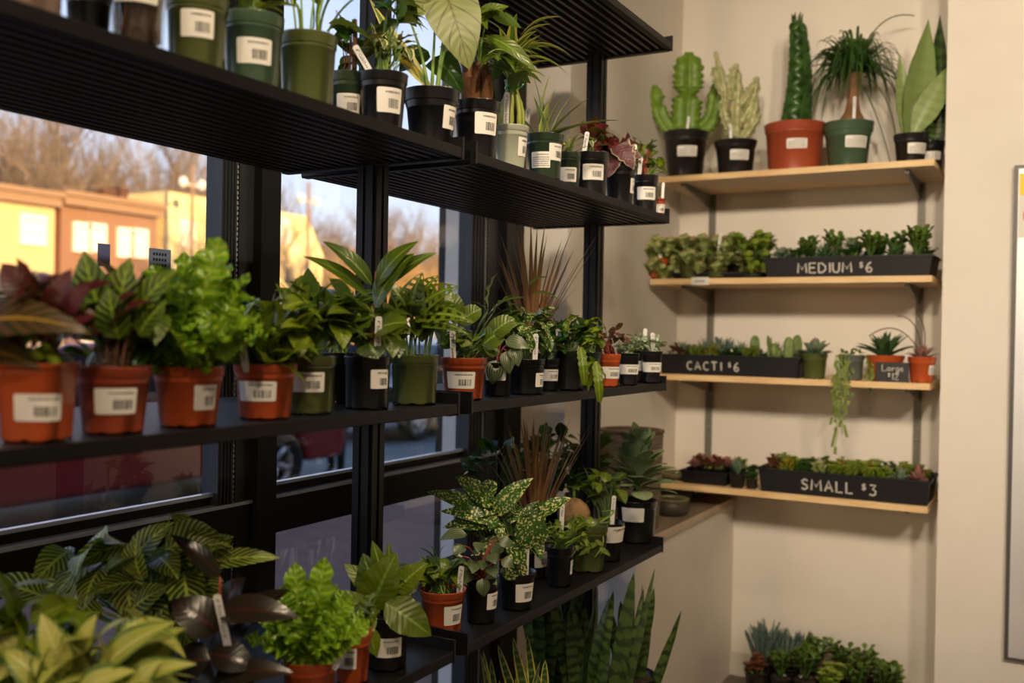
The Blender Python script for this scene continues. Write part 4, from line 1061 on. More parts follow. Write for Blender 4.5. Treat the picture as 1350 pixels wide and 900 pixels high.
def b_m2(c):
    st = c.mb('stem', M_STEMB)
    for a, b2, z in ((-10, -24, 66), (8, 20, 84), (16, 46, 92), (-4, 2, 110)): st.tube(bez((a, -14, 0), (a, -16, z * .5), (b2, -14, z)), 2.2, 6)
    for it in ((-8, -10, 60, -34, -18, 158, 54), (10, -8, 70, 26, -16, 150, 50), (30, -14, 74, 88, -20, 136, 40), (-14, -12, 52, -56, -18, 96, 42), (16, -26, 44, 4, -30, 110, 46), (40, -22, 50, 78, -26, 96, 40)):
        leaf(c.mb('foliage', ZEBRA), it[:3], it[3:6], it[6], bow=.08, nv=9, face=(0, -1, .5), wave=.1, rn=c.R.random())
    bush(c, ZEBRA, 30, (6, 16, 84), (66, 24, 56), 66, 40, stem=M_STEMB)
    for it in ((4, -30, 62, 60, -30, 94, 26), (-4, -30, 50, -36, -34, 84, 26), (10, -26, 74, 40, -30, 108, 22)): leaf(c.mb('purple_underside', PURPLE), it[:3], it[3:6], it[6], bow=.12, nv=8, face=(0, -.6, 1))
    bush(c, DARKG, 26, (4, 14, 46), (50, 20, 34), 46, 28)
pot_at('potted_calathea', 'terracotta pot of zebra-patterned calathea with purple undersides', 149, ZM, .058, 98, 88, M_TERRB, b_m2, group=GM, labels=[(.44, .5, .52, .38)])
def fronds(c, m, n, L, W, lean=(0, 0), e0=45, e1=88, az=(0, 6.28), wave=.55, wf=6, name='foliage', base=(0, 0, 0), pr='strap'):
    R = c.R
    for i in range(n):
        a = az[0] + (az[1] - az[0]) * ((i * .618) % 1) + R.gauss(0, .15); el = radians(R.uniform(e0, e1)); ll = L * R.uniform(.6, 1.1)
        d = V((cos(a) * cos(el) + lean[0], sin(a) * cos(el) + lean[1], sin(el))).normalized()
        b = V(base) + V((cos(a), sin(a), 0)) * c.w * .08
        leaf(c.mb(name, m), b, b + d * ll, W * R.uniform(.8, 1.2), bow=.05, pr=pr, fold=.25, wave=wave, wf=wf, nv=22, rn=R.random(), roll=R.gauss(0, .3), face=(-.6 * cos(a) + R.gauss(0, .3), -.5 - .4 * sin(a), .5))
def b_m3(c):
    fronds(c, FERN, 44, 150, 42, e0=18, e1=88)
    for it in ((10, -20, 30, 46, -24, 176, 56), (-10, -22, 30, -40, -26, 140, 48), (-6, -24, 6, -90, -26, 116, 34), (20, -26, 10, 70, -34, 100, 44), (0, -28, 4, 8, -38, 100, 50), (-14, -28, 0, -40, -40, 70, 40), (16, -28, 0, 46, -38, 66, 40)):
        leaf(c.mb('foliage', FERN), it[:3], it[3:6], it[6], bow=.05, pr='strap', fold=.2, wave=.45, wf=6, nv=24, face=(0, -1, .3), rn=c.R.random())
    bush(c, FERN, 30, (0, -4, 66), (72, 34, 56), 76, 40, wave=.45, nv=12, wf=5, pr='strap')
pot_at('potted_crinkle_fern', 'terracotta pot overflowing with tall bright crinkled fern fronds', 248, ZM, .058, 93, 78, M_TERRA, b_m3, group=GM, labels=[(.78, .5, .34, .42)])
def b_m4(c):
    fronds(c, BRIGHT, 26, 104, 26, e0=10, e1=78, wave=.2, wf=3, pr='lance')
    for it in ((0, -16, 20, -50, -20, 88, 26), (4, -18, 20, 60, -28, 56, 26), (0, -20, 20, 70, -30, 8, 24), (-6, -20, 16, -60, -30, 60, 24), (0, -16, 30, 20, -24, 92, 26), (10, -16, 20, 84, -20, 80, 22), (4, -24, 10, 62, -36, -18, 20)):
        leaf(c.mb('foliage', BRIGHT), it[:3], it[3:6], it[6], bow=.14, pr='lance', fold=.15, wave=.15, nv=12, rn=c.R.random())
    bush(c, BRIGHT, 40, (4, 4, 52), (60, 34, 44), 52, 28, stem=M_STEM)
pot_at('potted_fern', 'terracotta pot of glossy strappy green leaves with black-lettered tag', 349, ZM, .058, 84, 72, M_TERRA, b_m4, group=GM, labels=[(-.08, .52, .60, .36)], tags=[(-14, 56, -8, '4" Fernwave', -41)])
def b_m5(c):
    bush(c, BRIGHT, 36, (2, 0, 52), (58, 30, 38), 56, 30, stem=M_STEM, wave=.12)
    bush(c, GREEN, 28, (10, 4, 60), (54, 30, 38), 58, 32, stem=M_STEM)
    for it in ((-10, -20, 50, -40, -24, 104, 24), (10, -20, 50, 24, -24, 96, 22), (0, -22, 40, 60, -30, 50, 24), (0, -24, 20, -50, -30, 30, 22), (-20, 0, 76, -26, 0, 112, 20)): leaf(c.mb('foliage', GREEN), it[:3], it[3:6], it[6], bow=.14, nv=9, rn=c.R.random())
pot_at('potted_plant', 'olive green pot with barcode label beside the tagged terracotta pot', 407, ZM, .068, 72, 76, M_POTG, b_m5, group=GM, labels=[(.16, .56, .58, .34)], taper=.84, tags=[(-4, 64, 2, '', 6)])
pot_at('potted_plant', 'plain black pot set back behind the olive and black pots', 446, ZM, .19, 52, 66, M_POTK, b_generic(GREEN, 34, (0, 0, 56), (44, 26, 40), 52, 28, stem=M_STEM), group=GM)
def b_m6(c):
    st = c.mb('trunk', M_STEMR)
    st.tube(bez((0, 0, 0), (8, 0, 50), (8, -2, 92)), [3, 2.6, 2.4, 2.2, 2, 1.8, 1.4], 7)
    st.tube(bez((4, 0, 30), (14, 0, 50), (20, 0, 96)), 1.5, 6); st.tube([(8, -2, 92), (8, -2, 118)], [1.4, .5], 6)
    for it in ((4, -4, 100, -60, -14, 156, 30, .2), (-2, -4, 86, -86, -14, 136, 26, .2), (10, -6, 98, 66, -16, 158, 38, -.2), (10, -10, 70, 62, -24, 142, 50, -.3), (16, 4, 96, 88, 10, 146, 26, 0), (6, -8, 62, -50, -24, 22, 40, 0), (8, -14, 60, -72, -22, 48, 34, 0), (10, -16, 40, 56, -30, 52, 44, 0), (4, -18, 24, 18, -32, 4, 44, 0), (0, -14, 50, -84, -24, 8, 36, 0)):
        leaf(c.mb('foliage', GREEN), it[:3], it[3:6], it[6], bow=.1, pr='ovate', fold=.15, nv=12, rn=c.R.random() * .7, roll=it[7], nu=6, face=(0, -.8, .8))
    bush(c, GREEN, 30, (-8, 6, 38), (52, 26, 34), 54, 32, stem=M_STEM)
    bush(c, YELV, 6, (-26, -18, 34), (30, 8, 20), 56, 24)
pot_at('potted_rubber_plant', 'black pot with long glossy leaves rising tallest before the window', 484, ZM, .058, 63, 69, M_POTK, b_m6, group=GM, labels=[(.68, .58, .42, .36)], tags=[(15, 62, 2, '4" Rubber Plant', -22)], taper=.88)
def b_m7(c):
    st = c.mb('stem', M_STEM); R = c.R
    for k in range(16):
        a = R.uniform(-18, 18); st.tube(bez((a, R.uniform(-12, 12), 0), (a * 1.1, 0, 30), (a * 1.6 + R.gauss(0, 6), R.uniform(-10, 10), R.uniform(50, 80))), 1.3, 5, cap=False)
    for it in ((4, -12, 66, 58, -20, 96, 46), (-6, -10, 62, 10, -16, 114, 40), (0, -14, 56, 78, -22, 50, 36), (-8, -8, 60, -36, -14, 100, 32), (10, -20, 50, 72, -26, 34, 32), (-10, -18, 50, -46, -24, 64, 32), (-6, -20, 44, -30, -30, 30, 28), (0, 8, 74, 30, 10, 112, 34)):
        leaf(c.mb('foliage', GREEN), it[:3], it[3:6], it[6], bow=.12, pr='heart', fold=.12, nv=13, nu=8, holes=(1, 2, 5, 6), rn=R.random(), face=(0, -.8, 1))
    bush(c, GREEN, 26, (4, 4, 54), (50, 24, 32), 46, 32, pr='heart')
pot_at('potted_monstera', 'olive green pot of monstera with holes in its leaves', 546, ZM, .058, 65, 65, M_POTG, b_m7, group=GM, taper=.86)
def b_m8(c):
    st = c.mb('stem', M_STEM); R = c.R
    bush(c, GREEN, 30, (8, 0, 24), (38, 22, 22), 24, 22, stem=M_STEM, pr='round', sr=.8)
    for it in ((24, -18, 22, 52, -22, 40, 34), (-8, -10, 50, -20, -14, 92, 26), (-6, -8, 50, 22, -10, 70, 28), (30, -16, 30, 66, -20, 58, 30)): leaf(c.mb('foliage', GREEN), it[:3], it[3:6], it[6], pr='round', nv=8, face=(0, -1, .6), fold=.05)
    stemmed(c, GREEN, M_STEMD, [(30, 10, 70, 44, 8, 122, 20), (30, 10, 66, 8, 8, 80, 14), (36, 10, 64, 62, 6, 90, 18)], wave=.25, wf=4)
pot_at('potted_peperomia', 'terracotta pot of round-leaved peperomia standing at the shelf joint', 611, ZM, .060, 63, 55, M_TERRA, b_m8, group=GM, labels=[(-.12, .48, .60, .40)], tags=[(-13, 44, -2, '4" Pilea Peperomia', -20)])
GM2 = 'pots on the far section of the eye-height shelf'
def b_m9(c):
    for it in ((0, -16, 8, -6, -20, -24, 24), (12, -14, 20, 16, -22, -10, 20), (20, -12, 26, 28, -20, 0, 18), (10, -8, 34, 42, -14, 24, 20), (0, -6, 44, -20, -10, 34, 22)):
        leaf(c.mb('foliage', MELON), it[:3], it[3:6], it[6], bow=.12, pr='ovate', nv=9, nu=6, face=(0, -1, .5)); c.mb('stem', M_STEMR).tube(bez((0, 0, 0), (it[0] * .3, -4, it[2] + 10), it[:3]), 1.1, 5, cap=False)
pot_at('potted_peperomia', 'low black pot of striped watermelon peperomia trailing over the rim', 655, ZM, .065, 44, 44, M_POTK, b_m9, group=GM2, labels=[(-.1, .66, .6, .36)])
def b_m10(c):
    bush(c, SPECK, 34, (0, 0, 44), (38, 24, 40), 38, 18, stem=M_STEMD, droop=.3)
    for it in ((0, -14, 84, -50, -22, 60, 28), (6, -12, 90, 46, -18, 78, 26), (-4, -10, 70, -44, -18, 34, 28), (4, -16, 60, 32, -24, 20, 28), (0, -12, 96, 30, -14, 112, 24), (0, -18, 50, 6, -24, 12, 26)): leaf(c.mb('foliage', SPECK), it[:3], it[3:6], it[6], bow=.14, nv=9, pr='lance')
pot_at('potted_gold_dust_plant', 'black pot of cream-speckled leaves with upright tag, eye height', 692, ZM, .056, 54, 46, M_POTK, b_m10, group=GM2, labels=[(.82, .42, .34, .40)], tags=[(12, 40, 1, '4" Dracaena', -20)], taper=.84)
def b_marg(n, L, W, seed, sprd=28, extra=()):
    def f(c):
        R = c.R
        for i in range(n):
            a = i * 2.4; e = radians(R.uniform(90 - sprd, 88)); ll = L * R.uniform(.65, 1.05)
            d = V((cos(a) * cos(e), sin(a) * cos(e), sin(e)))
            leaf(c.mb('foliage', MARGI), (cos(a) * 4, sin(a) * 4, 8), V((cos(a) * 4, sin(a) * 4, 8)) + d * ll, W, bow=.02, pr='blade', fold=.35, nv=6, rn=R.random())
        for it in extra: leaf(c.mb('foliage', MARGI), it[:3], it[3:6], W, bow=.02, pr='blade', fold=.35, nv=6)
        c.mb('stem', M_STEMB).tube([(0, 0, -2), (0, 0, 14)], 4, 6)
    return f
pot_at('potted_dracaena', 'black pot of narrow red-edged upright dracaena blades, eye height', 700, ZM, .19, 46, 44, M_POTK, b_marg(36, 172, 9.5, 1, 34, ((0, 0, 20, -78, 0, 90), (0, 0, 20, 62, 0, 96), (0, 0, 10, -30, -8, 160), (0, 0, 10, 40, 0, 150))), group=GM2)
pot_at('potted_plant', 'small black labelled pot squeezed beside the speckled plant, eye height', 722, ZM, .075, 32, 42, M_POTK, b_generic(DARKG, 22, (4, 0, 24), (22, 14, 18), 24, 14, stem=M_STEMD), group=GM2, labels=[(.3, .5, .7, .36)])
def b_m11(c):
    bush(c, DARKG, 44, (0, 0, 26), (32, 20, 20), 24, 13, stem=M_STEMD, wave=.35, droop=.3)
    bush(c, BRIGHT, 16, (18, -4, 30), (26, 14, 26), 28, 10, wave=.4, droop=.4)
    bush(c, BRIGHT, 12, (30, -20, -10), (14, 6, 30), 26, 9, wave=.4, droop=.9, jit=.2)
    leaf(c.mb('trailing_leaf', BRIGHT), (34, -22, -8), (40, -24, -62), 12, wave=.4, wf=5, nv=14, face=(0, -1, 0), pr='strap')
    leaf(c.mb('trailing_leaf', BRIGHT), (14, -22, 10), (20, -26, -40), 12, wave=.4, wf=5, nv=14, face=(0, -1, 0), pr='strap')
pot_at('potted_ivy', 'large black pot of curly dark green leaves spilling over, eye height', 749, ZM, .052, 44, 52, M_POTK, b_m11, group=GM2, taper=.9, tags=[(-14, 36, -2, 'Hoya')])
pot_at('potted_plant', 'dark green pot behind the trailing leaves, beside purple plant', 777, ZM, .07, 32, 46, M_POTD, b_generic(GREEN, 30, (-2, 0, 26), (22, 16, 22), 20, 10, stem=M_STEM), group=GM2, labels=[(-.4, .56, .6, .36)])
pot_at('potted_wandering_plant', 'small terracotta pot of drooping purple leaves, eye-height shelf', 803, ZM, .040, 29, 43, M_TERRA, lambda c: (bush(c, PURPLE, 26, (-10, 0, 18), (20, 12, 20), 18, 8, stem=M_STEMR, droop=.4), bush(c, FITP, 14, (8, 6, 28), (20, 12, 14), 16, 9)), group=GM2, labels=[(.15, .44, .75, .36)], sq=5)
for px, bk, lab, tg in ((828, .036, 'square black pot of white-veined fittonia next to purple plant', []), (844, .085, 'square black pot of fittonia set back, between two others', [(4, 34, 2, '', 0)]), (858, .034, 'square black pot of white fittonia at the eye-height shelf end', [(2, 30, -4, '4" Fittonia', -6)])):
    pot_at('potted_fittonia', lab, px, ZM, bk, 28, 42, M_POTK, b_generic(FITT, 40, (0, 0, 12), (18, 14, 11), 13, 9, stem=M_STEM, droop=.1, sr=.5), group='fittonias at the shelf end', sq=6, taper=.74, rim=.08, labels=[(.0, .5, .8, .30)], tags=tg, seed=px)

# ================= lower tier =================
GL_ = 'pots on the lower black shelf'
def b_prayer(items, mt=PRAYER, n=14, C=(0, 0, 120), Rr=(90, 50, 50), L=84, W=44):
    def f(c):
        bush(c, mt, n, C, Rr, L, W, stem=M_STEM, sr=1.6, droop=.1, nv=8)
        for it in items:
            leaf(c.mb('foliage', mt), it[:3], it[3:6], it[6], bow=.12, nv=10, nu=6, rn=c.R.random(), fold=.12)
            c.mb('stem', M_STEM).tube(bez((0, 0, 0), (it[0] * .4, it[1] * .4, it[2] * .7), it[:3]), 2.2, 6, cap=False)
    return f
def rel(px0, py0, px1, py1, w, d=0, d1=None): return (px0, py0, px1, py1, w, d, d1)
def pixitems(cx, cy, L):
    """leaf positions measured relative to the rim centre"""
    return [(a - cx, d, cy - b, a2 - cx, d if d1 is None else d1, cy - b2, w) for (a, b, a2, b2, w, d, d1) in L]
# rim centres are computed from the shelf geometry
def rimc(px, z, back, h):
    p = on_xz(px, XF - back, z); t = (p - EYE).dot(FWD); q = p + UP * (h * t / F * .9); x, y, _ = proj(q); return x, y
def lowplant(kind, label, px, back, w, h, pm, bld, items, **k):
    cx, cy = rimc(px, ZL, back, h); it = pixitems(cx, cy, items)
    return pot_at(kind, label, px, ZL, back, w, h, pm, lambda c: bld(c, it), group=GL_, **k)
def bl(mt, sm, sr=2, base=None, **kw):
    def f(c, it):
        for q in it:
            leaf(c.mb('foliage', mt), q[:3], q[3:6], q[6], rn=c.R.random(), **kw)
            if sm: c.mb('stem', sm).tube(bez((0, 0, 0), (q[0] * .35, q[1] * .4, q[2] * .75), q[:3], 7), sr, 6, cap=False)
    return f
R0 = rel
lowplant('prayer_plant', 'prayer plant with lime feather-striped leaves before the lower window', 205, .24, 92, 82, M_POTK,
    lambda c, it: (bl(PRAYER, M_STEM, nv=12, nu=6, bow=.1, fold=.12, face=(0, -.9, .9))(c, it), bush(c, PRAYER, 44, (-30, 0, 112), (120, 60, 56), 84, 46, stem=M_STEM, sr=1.8, face=(0, -.8, 1))),
    [R0(150, 776, 216, 722, 44), R0(268, 745, 366, 735, 30, 10), R0(262, 742, 238, 800, 46, -6), R0(90, 800, 176, 742, 40, -10), R0(190, 790, 96, 752, 34, -20), R0(150, 800, 70, 810, 40, -30), R0(180, 800, 236, 762, 44, -30, -40), R0(232, 800, 262, 850, 44, -20), R0(60, 790, -20, 770, 44), R0(120, 800, 190, 772, 40, 20)])
lowplant('pothos', 'pale cream-green variegated plant in the lower left corner', 118, .075, 96, 88, M_POTK,
    lambda c, it: (bl(PALEV, M_STEM, nv=12, nu=6, bow=.12, fold=.25, face=(0, -.8, 1))(c, it), bush(c, PALEV, 44, (0, 0, 100), (110, 50, 56), 86, 38, stem=M_STEM, sr=1.8), bush(c, PALEV, 26, (20, -20, 60), (110, 40, 50), 80, 30, stem=M_STEM, sr=1.8)),
    [R0(140, 880, 240, 808, 46, -30), R0(100, 880, 66, 800, 44, -30), R0(120, 900, 200, 862, 44, -50, -60), R0(90, 900, 20, 842, 44, -40), R0(150, 900, 270, 860, 40, -36), R0(60, 900, -10, 812, 40, -20), R0(190, 905, 230, 850, 40, -50), R0(110, 870, 130, 806, 38, -10)])
lowplant('potted_plant', 'bright green leaves at the extreme lower left edge, lower shelf', 14, .16, 100, 90, M_POTT,
    lambda c, it: (bl(BRIGHT, M_STEM, nv=10, bow=.12)(c, it), bush(c, BRIGHT, 44, (0, 0, 120), (90, 50, 66), 74, 40, stem=M_STEM, sr=1.8)),
    [R0(20, 830, -10, 745, 40, -10), R0(0, 860, 50, 800, 44, -20), R0(-20, 800, 60, 770, 38, 10), R0(10, 900, 24, 840, 40, -50)])
def b_l1(c, it):
    st = c.mb('trunk', M_STEMR); st.tube(bez((0, 0, 0), (-4, -4, 90), (it[0][0], it[0][1], it[0][2]), 8), [3.4, 3.2, 3, 2.8, 2.6, 2.4, 2.2, 2, 1.8], 7)
    for q in it: leaf(c.mb('foliage', INKY), q[:3], q[3:6], q[6], rn=c.R.random(), nv=10, nu=6, bow=.1, fold=.15, face=(0, -.8, .9))
lowplant('burgundy_rubber_plant', 'rubber plant with near-black burgundy leaves and white tag', 292, .085, 84, 82, M_POTK, b_l1,
    [R0(288, 760, 222, 705, 26, 0), R0(290, 800, 398, 806, 44, -20), R0(290, 830, 226, 790, 56, -10), R0(296, 836, 380, 776, 40, 6), R0(288, 850, 346, 868, 44, -34), R0(288, 850, 260, 900, 60, -24), R0(284, 870, 330, 820, 50, -10), R0(292, 880, 396, 872, 36, -36), R0(286, 860, 232, 868, 50, -30), R0(292, 800, 320, 762, 34, 10)],
    tags=[(27, 128, -12, '4" Ficus Burgundy', -24)])
def b_l2(c, it):
    fronds(c, FERN, 30, 104, 32, e0=25, e1=88)
    for q in it: leaf(c.mb('foliage', FERN), q[:3], q[3:6], q[6], bow=.05, pr='strap', fold=.2, wave=.45, wf=5, nv=20, face=(0, -1, .4), rn=c.R.random())
pot_z('potted_crinkle_fern', 'terracotta pot of crinkled fern on the lower shelf', 407, 938, ZL, 76, 74, M_TERRA, lambda c: b_l2(c, pixitems(407, 893, [R0(400, 880, 388, 760, 40, -10), R0(410, 880, 428, 752, 40, -12), R0(412, 870, 466, 800, 34, -20), R0(396, 870, 372, 790, 36, -20), R0(420, 880, 490, 830, 36, -26), R0(404, 890, 412, 800, 40, -30)])), group=GL_, tags=[(36, 64, 26, 'Fern', -22)])
pot_z('potted_fern', 'smaller terracotta pot with pale label, behind the crinkled fern', 464, 897, ZL, 52, 66, M_TERRA, lambda c: fronds(c, BRIGHT, 16, 60, 20, e0=20, e1=80, wave=.4), group=GL_, labels=[(-.2, .55, .5, .42)])
def b_l4(c, it):
    for q in it: leaf(c.mb('foliage', BRIGHT if q[6] < 40 else GREEN), q[:3], q[3:6], q[6], bow=.08, pr='ovate', fold=.12, wave=.1, nv=12, nu=6, rn=c.R.random(), face=(0, -.9, .6))
    bush(c, GREEN, 10, (0, 8, 50), (30, 16, 22), 46, 26, stem=M_STEM)
pot_z('birds_nest_fern', 'black pot with broad glossy paddle leaves arching over the shelf joint', 510, 878, ZL, 58, 70, M_POTK, lambda c: b_l4(c, pixitems(510, 828, [R0(500, 812, 476, 742, 46, 0), R0(490, 812, 522, 738, 54, -10), R0(510, 800, 570, 842, 48, -26), R0(500, 820, 424, 790, 30, -14), R0(520, 790, 562, 752, 34, -6), R0(500, 800, 450, 758, 30, 6), R0(500, 820, 450, 850, 34, -26), R0(490, 830, 500, 868, 22, -32), R0(506, 790, 486, 728, 24, 14), R0(514, 786, 508, 728, 16, 10)])), group=GL_, labels=[(.18, .46, .62, .36)], tags=[(10, 34, 4, '4" Fern', 4)], taper=.86)
pot_z('potted_peperomia', 'terracotta pot with tall name tag at the lower shelf joint', 583, 830, ZL, 62, 55, M_TERRA, lambda c: (bush(c, GREEN, 40, (-4, 0, 26), (34, 20, 22), 24, 18, stem=M_STEM, droop=.05), bush(c, BRIGHT, 10, (-16, -6, 16), (30, 10, 14), 26, 16), stemmed(c, DARKG, M_STEMD, [(-10, 4, 40, -34, 4, 58, 9), (-6, 4, 44, 2, 4, 62, 10), (-8, 4, 42, -20, 4, 62, 9)])), group=GL_, labels=[(.62, .46, .44, .46)], tags=[(22, 42, 4, '4" Pilea Peperomia', -16)])
GL2 = 'pots on the far section of the lower shelf'
def b_l6(c):
    R = c.R
    for k in range(26):
        a = R.uniform(0, 6.28); r = R.uniform(8, 30); z = R.uniform(6, 54); p = V((cos(a) * r, sin(a) * r * .7, z)); q = p + V((cos(a) * 16, sin(a) * 14 - 6, -9))
        leaf(c.mb('foliage', MELON), p, q, 17, bow=.12, nu=6, fold=.1, face=(0, -1, .8)); c.mb('stem', M_STEMR).tube(bez((0, 0, 0), (p.x * .4, p.y * .4, z), p, 4), 1.0, 5, cap=False)
    leaf(c.mb('foliage', MELON), (2, -22, 8), (4, -25, -16), 18, nu=6, face=(0, -1, 0)); leaf(c.mb('foliage', MELON), (-20, -4, 60), (-56, -8, 52), 22, nu=6, face=(0, -.6, 1))
pot_z('potted_peperomia', 'black pot of watermelon peperomia on the lower shelf', 634, 818, ZL, 48, 60, M_POTK, b_l6, group=GL2, labels=[(.78, .5, .42, .36)])
def b_l7(c):
    bush(c, SPECK, 34, (-14, 4, 60), (54, 24, 46), 46, 22, stem=M_STEMD, droop=.2)
    for q in pixitems(681, 768, [R0(640, 690, 560, 660, 26, -6), R0(650, 700, 582, 706, 26, -12), R0(648, 680, 596, 640, 30, 0), R0(650, 690, 700, 640, 30, -4), R0(660, 700, 578, 684, 24, -14), R0(700, 730, 692, 672, 44, -20), R0(705, 690, 750, 664, 22, -10), R0(670, 720, 620, 740, 26, -20), R0(690, 750, 660, 716, 24, -24), R0(640, 660, 652, 648, 26, 6), R0(680, 770, 670, 734, 34, -24)]):
        leaf(c.mb('foliage', SPECK), q[:3], q[3:6], q[6], bow=.1, nv=10, nu=6, rn=c.R.random(), face=(0, -.8, .8))
    stemmed(c, BRIGHT, M_STEM, [(-40, 4, 100, -66, 4, 118, 20), (-30, 4, 96, -84, 0, 88, 16)])
pot_z('potted_gold_dust_plant', 'black pot of big cream-spattered leaves, lower shelf', 681, 800, ZL, 52, 48, M_POTK, b_l7, group=GL2, labels=[(.5, .5, .5, .5)], tags=[(11, 46, 1, '4" Dracaena Florida', -18), (-28, 40, 3, 'Peperomia', -8)])
pot_z('potted_dracaena', 'black pot of red-edged dracaena blades on the lower shelf', 703, 760, ZL, 42, 52, M_POTK, b_marg(42, 160, 9.5, 2, 30, ((6, 0, 0, 44, -14, 120), (0, 0, 10, -72, 0, 116), (0, 0, 10, 60, 0, 118), (6, -2, 0, 20, -14, 146), (0, 0, 0, -40, 0, 140))), group=GL2, labels=[(.6, .5, .5, .4)])
pot_z('potted_plant', 'black pot of small fresh green leaves beside the dracaena, lower shelf', 738, 771, ZL, 38, 52, M_POTK, b_generic(BRIGHT, 50, (8, 0, 22), (34, 20, 20), 16, 8, stem=M_STEM, sr=.7), group=GL2, labels=[(.9, .5, .2, .36)], tags=[(0, 62, 2, '4" Plant', 10)])
def b_l10(c):
    bush(c, BRIGHT, 24, (0, -4, 2), (30, 18, 16), 18, 7, stem=M_STEM, sr=.7)
    st = c.mb('runner', M_STEM)
    for pts in (((-20, -10, 0), (-50, -16, 10), (-78, -18, -16)), ((30, -12, 10), (-20, -20, 0), (-60, -20, -12)), ((20, 0, 20), (60, -20, 34), (-10, -20, -4)), ((10, -14, 4), (30, -26, -10), (8, -28, -34))):
        st.tube(bez(*pts, 8), 1.1, 5)
    for k in range(16): 
        x = -40 + k * 5; p = V((x * .6, -24, -18 - 6 * sin(k))); leaf(c.mb('foliage', BRIGHT), p, p + V((c.R.uniform(-14, 14), -3, -8)), 6, face=(0, -1, .3))
pot_z('spider_plant', 'squarish green pot with trailing runners on the lower shelf', 773, 750, ZL, 54, 62, M_POTG, b_l10, group=GL2, sq=5, taper=.8, labels=[(.94, .6, .2, .4)])
def b_l11(c):
    n = c.mb('coconut', mat('coconut_husk', srgb(150, 118, 74), .8, col2=srgb(110, 82, 50), nscale=14, stretch=(3, 3, .4), bump=.6, bscale=60))
    n.lathe([(2, -6), (15, -2), (21, 8), (22, 18), (17, 28), (9, 34), (1, 37)], 20, (-46, -6, 0), fn=lambda j, t: 0)
    n.v = [(x + 3.0 * sin(0), y, z) for x, y, z in n.v]
    c.mb('stem', M_STEM).tube([(-46, -6, 34), (-46, -6, 50)], 2, 6)
    for a in (0, 1.2, 2.5, 3.6, 5): leaf(c.mb('foliage', BRIGHT), (-46, -6, 46), (-46 + 18 * cos(a), -6 + 14 * sin(a), 48), 8, bow=.2, pr='lance')
    bush(c, GREEN, 30, (-8, 10, 50), (36, 22, 26), 26, 16, stem=M_STEMD, pr='ovate')
pot_z('coconut_palm', 'black pot of sprouting brown coconut with white stake tag', 801, 737, ZL, 44, 50, M_POTK, b_l11, group=GL2, labels=[(.5, .72, .7, .42)], tags=[(3, 44, 3, '4" Coco Palm', -14)])
def b_l12(c):
    R = c.R
    for i in range(60):
        a = i * 2.4; f = i / 60; el = radians(-10 + 98 * f + R.gauss(0, 6)); d = V((cos(a) * cos(el), sin(a) * cos(el) * .8, sin(el)))
        b = V((0, 0, 16 + f * 44)); p0 = b + d * 8; p1 = b + d * R.uniform(44, 58) * (1 - .1 * f)
        leaf(c.mb('foliage', GREYG), p0, p1, R.uniform(24, 32), bow=.1, pr='paddle', fold=.14, nv=9, nu=6, rn=R.random(), curl=.12)
    c.mb('stem', M_STEMD).tube([(0, 0, -2), (0, 0, 58)], [5, 3], 8)
pot_z('potted_kalanchoe', 'black pot of large soft grey-green leaves at the shelf end', 838, 712, ZL, 56, 54, M_POTK, b_l12, group=GL2, labels=[(-.3, .7, .5, .34)], taper=.85)
# dark plants behind on the lower shelf
for px, bk, lab, mt, tz, rx in ((655, .34, 'dark glossy round-leaved plant behind the red-edged blades, by the window', DARKG, 86, 46), (722, .33, 'dark round-leaved plant before the bluish window reveal', DARKG, 76, 44), (766, .30, 'bushy green round-leaved plant behind the sprouting coconut', GREEN, 66, 40)):
    pot_at('potted_peperomia', lab, px, ZL, bk, 46, 46, M_POTK, b_generic(mt, 46, (0, 0, tz * .8), (rx, 20, 40), 28, 22, stem=M_STEMD, pr='obov', droop=.0), group='dark leafy plants at the back of the lower shelf', seed=px)

# ================= snake plants near the floor =================
ZB = TIERS['bottom']
def snake(label, px, back, wpot, mt, items, n=12, L=150, W=20, seed=1, hz=0):
    cx, cy = rimc2 = (lambda p: (proj(p)[0], proj(p)[1]))(on_xz(px, XF - back, ZB + .13))
    p = on_xz(px, XF - back, ZB); t = (p - EYE).dot(FWD); s = t / F; h = .14 / s
    def b(c):
        for q in pixitems(cx, cy, items):
            leaf(c.mb('foliage', mt), q[:3], q[3:6], q[6], bow=.02, pr='spear', fold=.12, nv=14, rn=c.R.random(), face=(c.R.uniform(-.3, .3), -1, 0), tk=2.0, vroll=c.R.uniform(-.4, .4), wave=.06)
        for i in range(n):
            a = i * 2.4; d = V((cos(a) * .22, sin(a) * .2, 1)).normalized(); p0 = V((cos(a) * 8, sin(a) * 8, 0))
            leaf(c.mb('foliage', mt), p0, p0 + d * L * c.R.uniform(.6, 1.0), W, bow=.03, pr='spear', fold=.15, nv=12, rn=c.R.random(), face=(c.R.gauss(0, .5), -1, 0), tk=2.0, vroll=c.R.uniform(-1, 1))
    make('snake_plant', label, p, s, wpot, h, M_POTK, b, group='snake plants below the lower shelf', seed=seed)
snake('yellow-edged snake plant cluster, leftmost below the lower shelf', 672, .09, 70, SNAKEY, [R0(690, 960, 652, 846, 16, -6), R0(700, 960, 672, 838, 18), R0(706, 960, 690, 836, 16, 8), R0(712, 960, 714, 862, 18, -12), R0(720, 960, 704, 880, 18, -14)], L=170, W=16, seed=3)
snake('snake plant with the broad tallest banded leaf before the pale reveal', 762, .12, 84, SNAKE, [R0(800, 980, 832, 752, 30, 4), R0(812, 980, 860, 746, 14, 6), R0(790, 980, 752, 800, 24, 6), R0(780, 970, 735, 810, 22, -6), R0(770, 970, 800, 838, 28, -10), R0(776, 980, 770, 806, 22, 10), R0(806, 980, 846, 780, 14, 10)], L=190, W=22, seed=4)
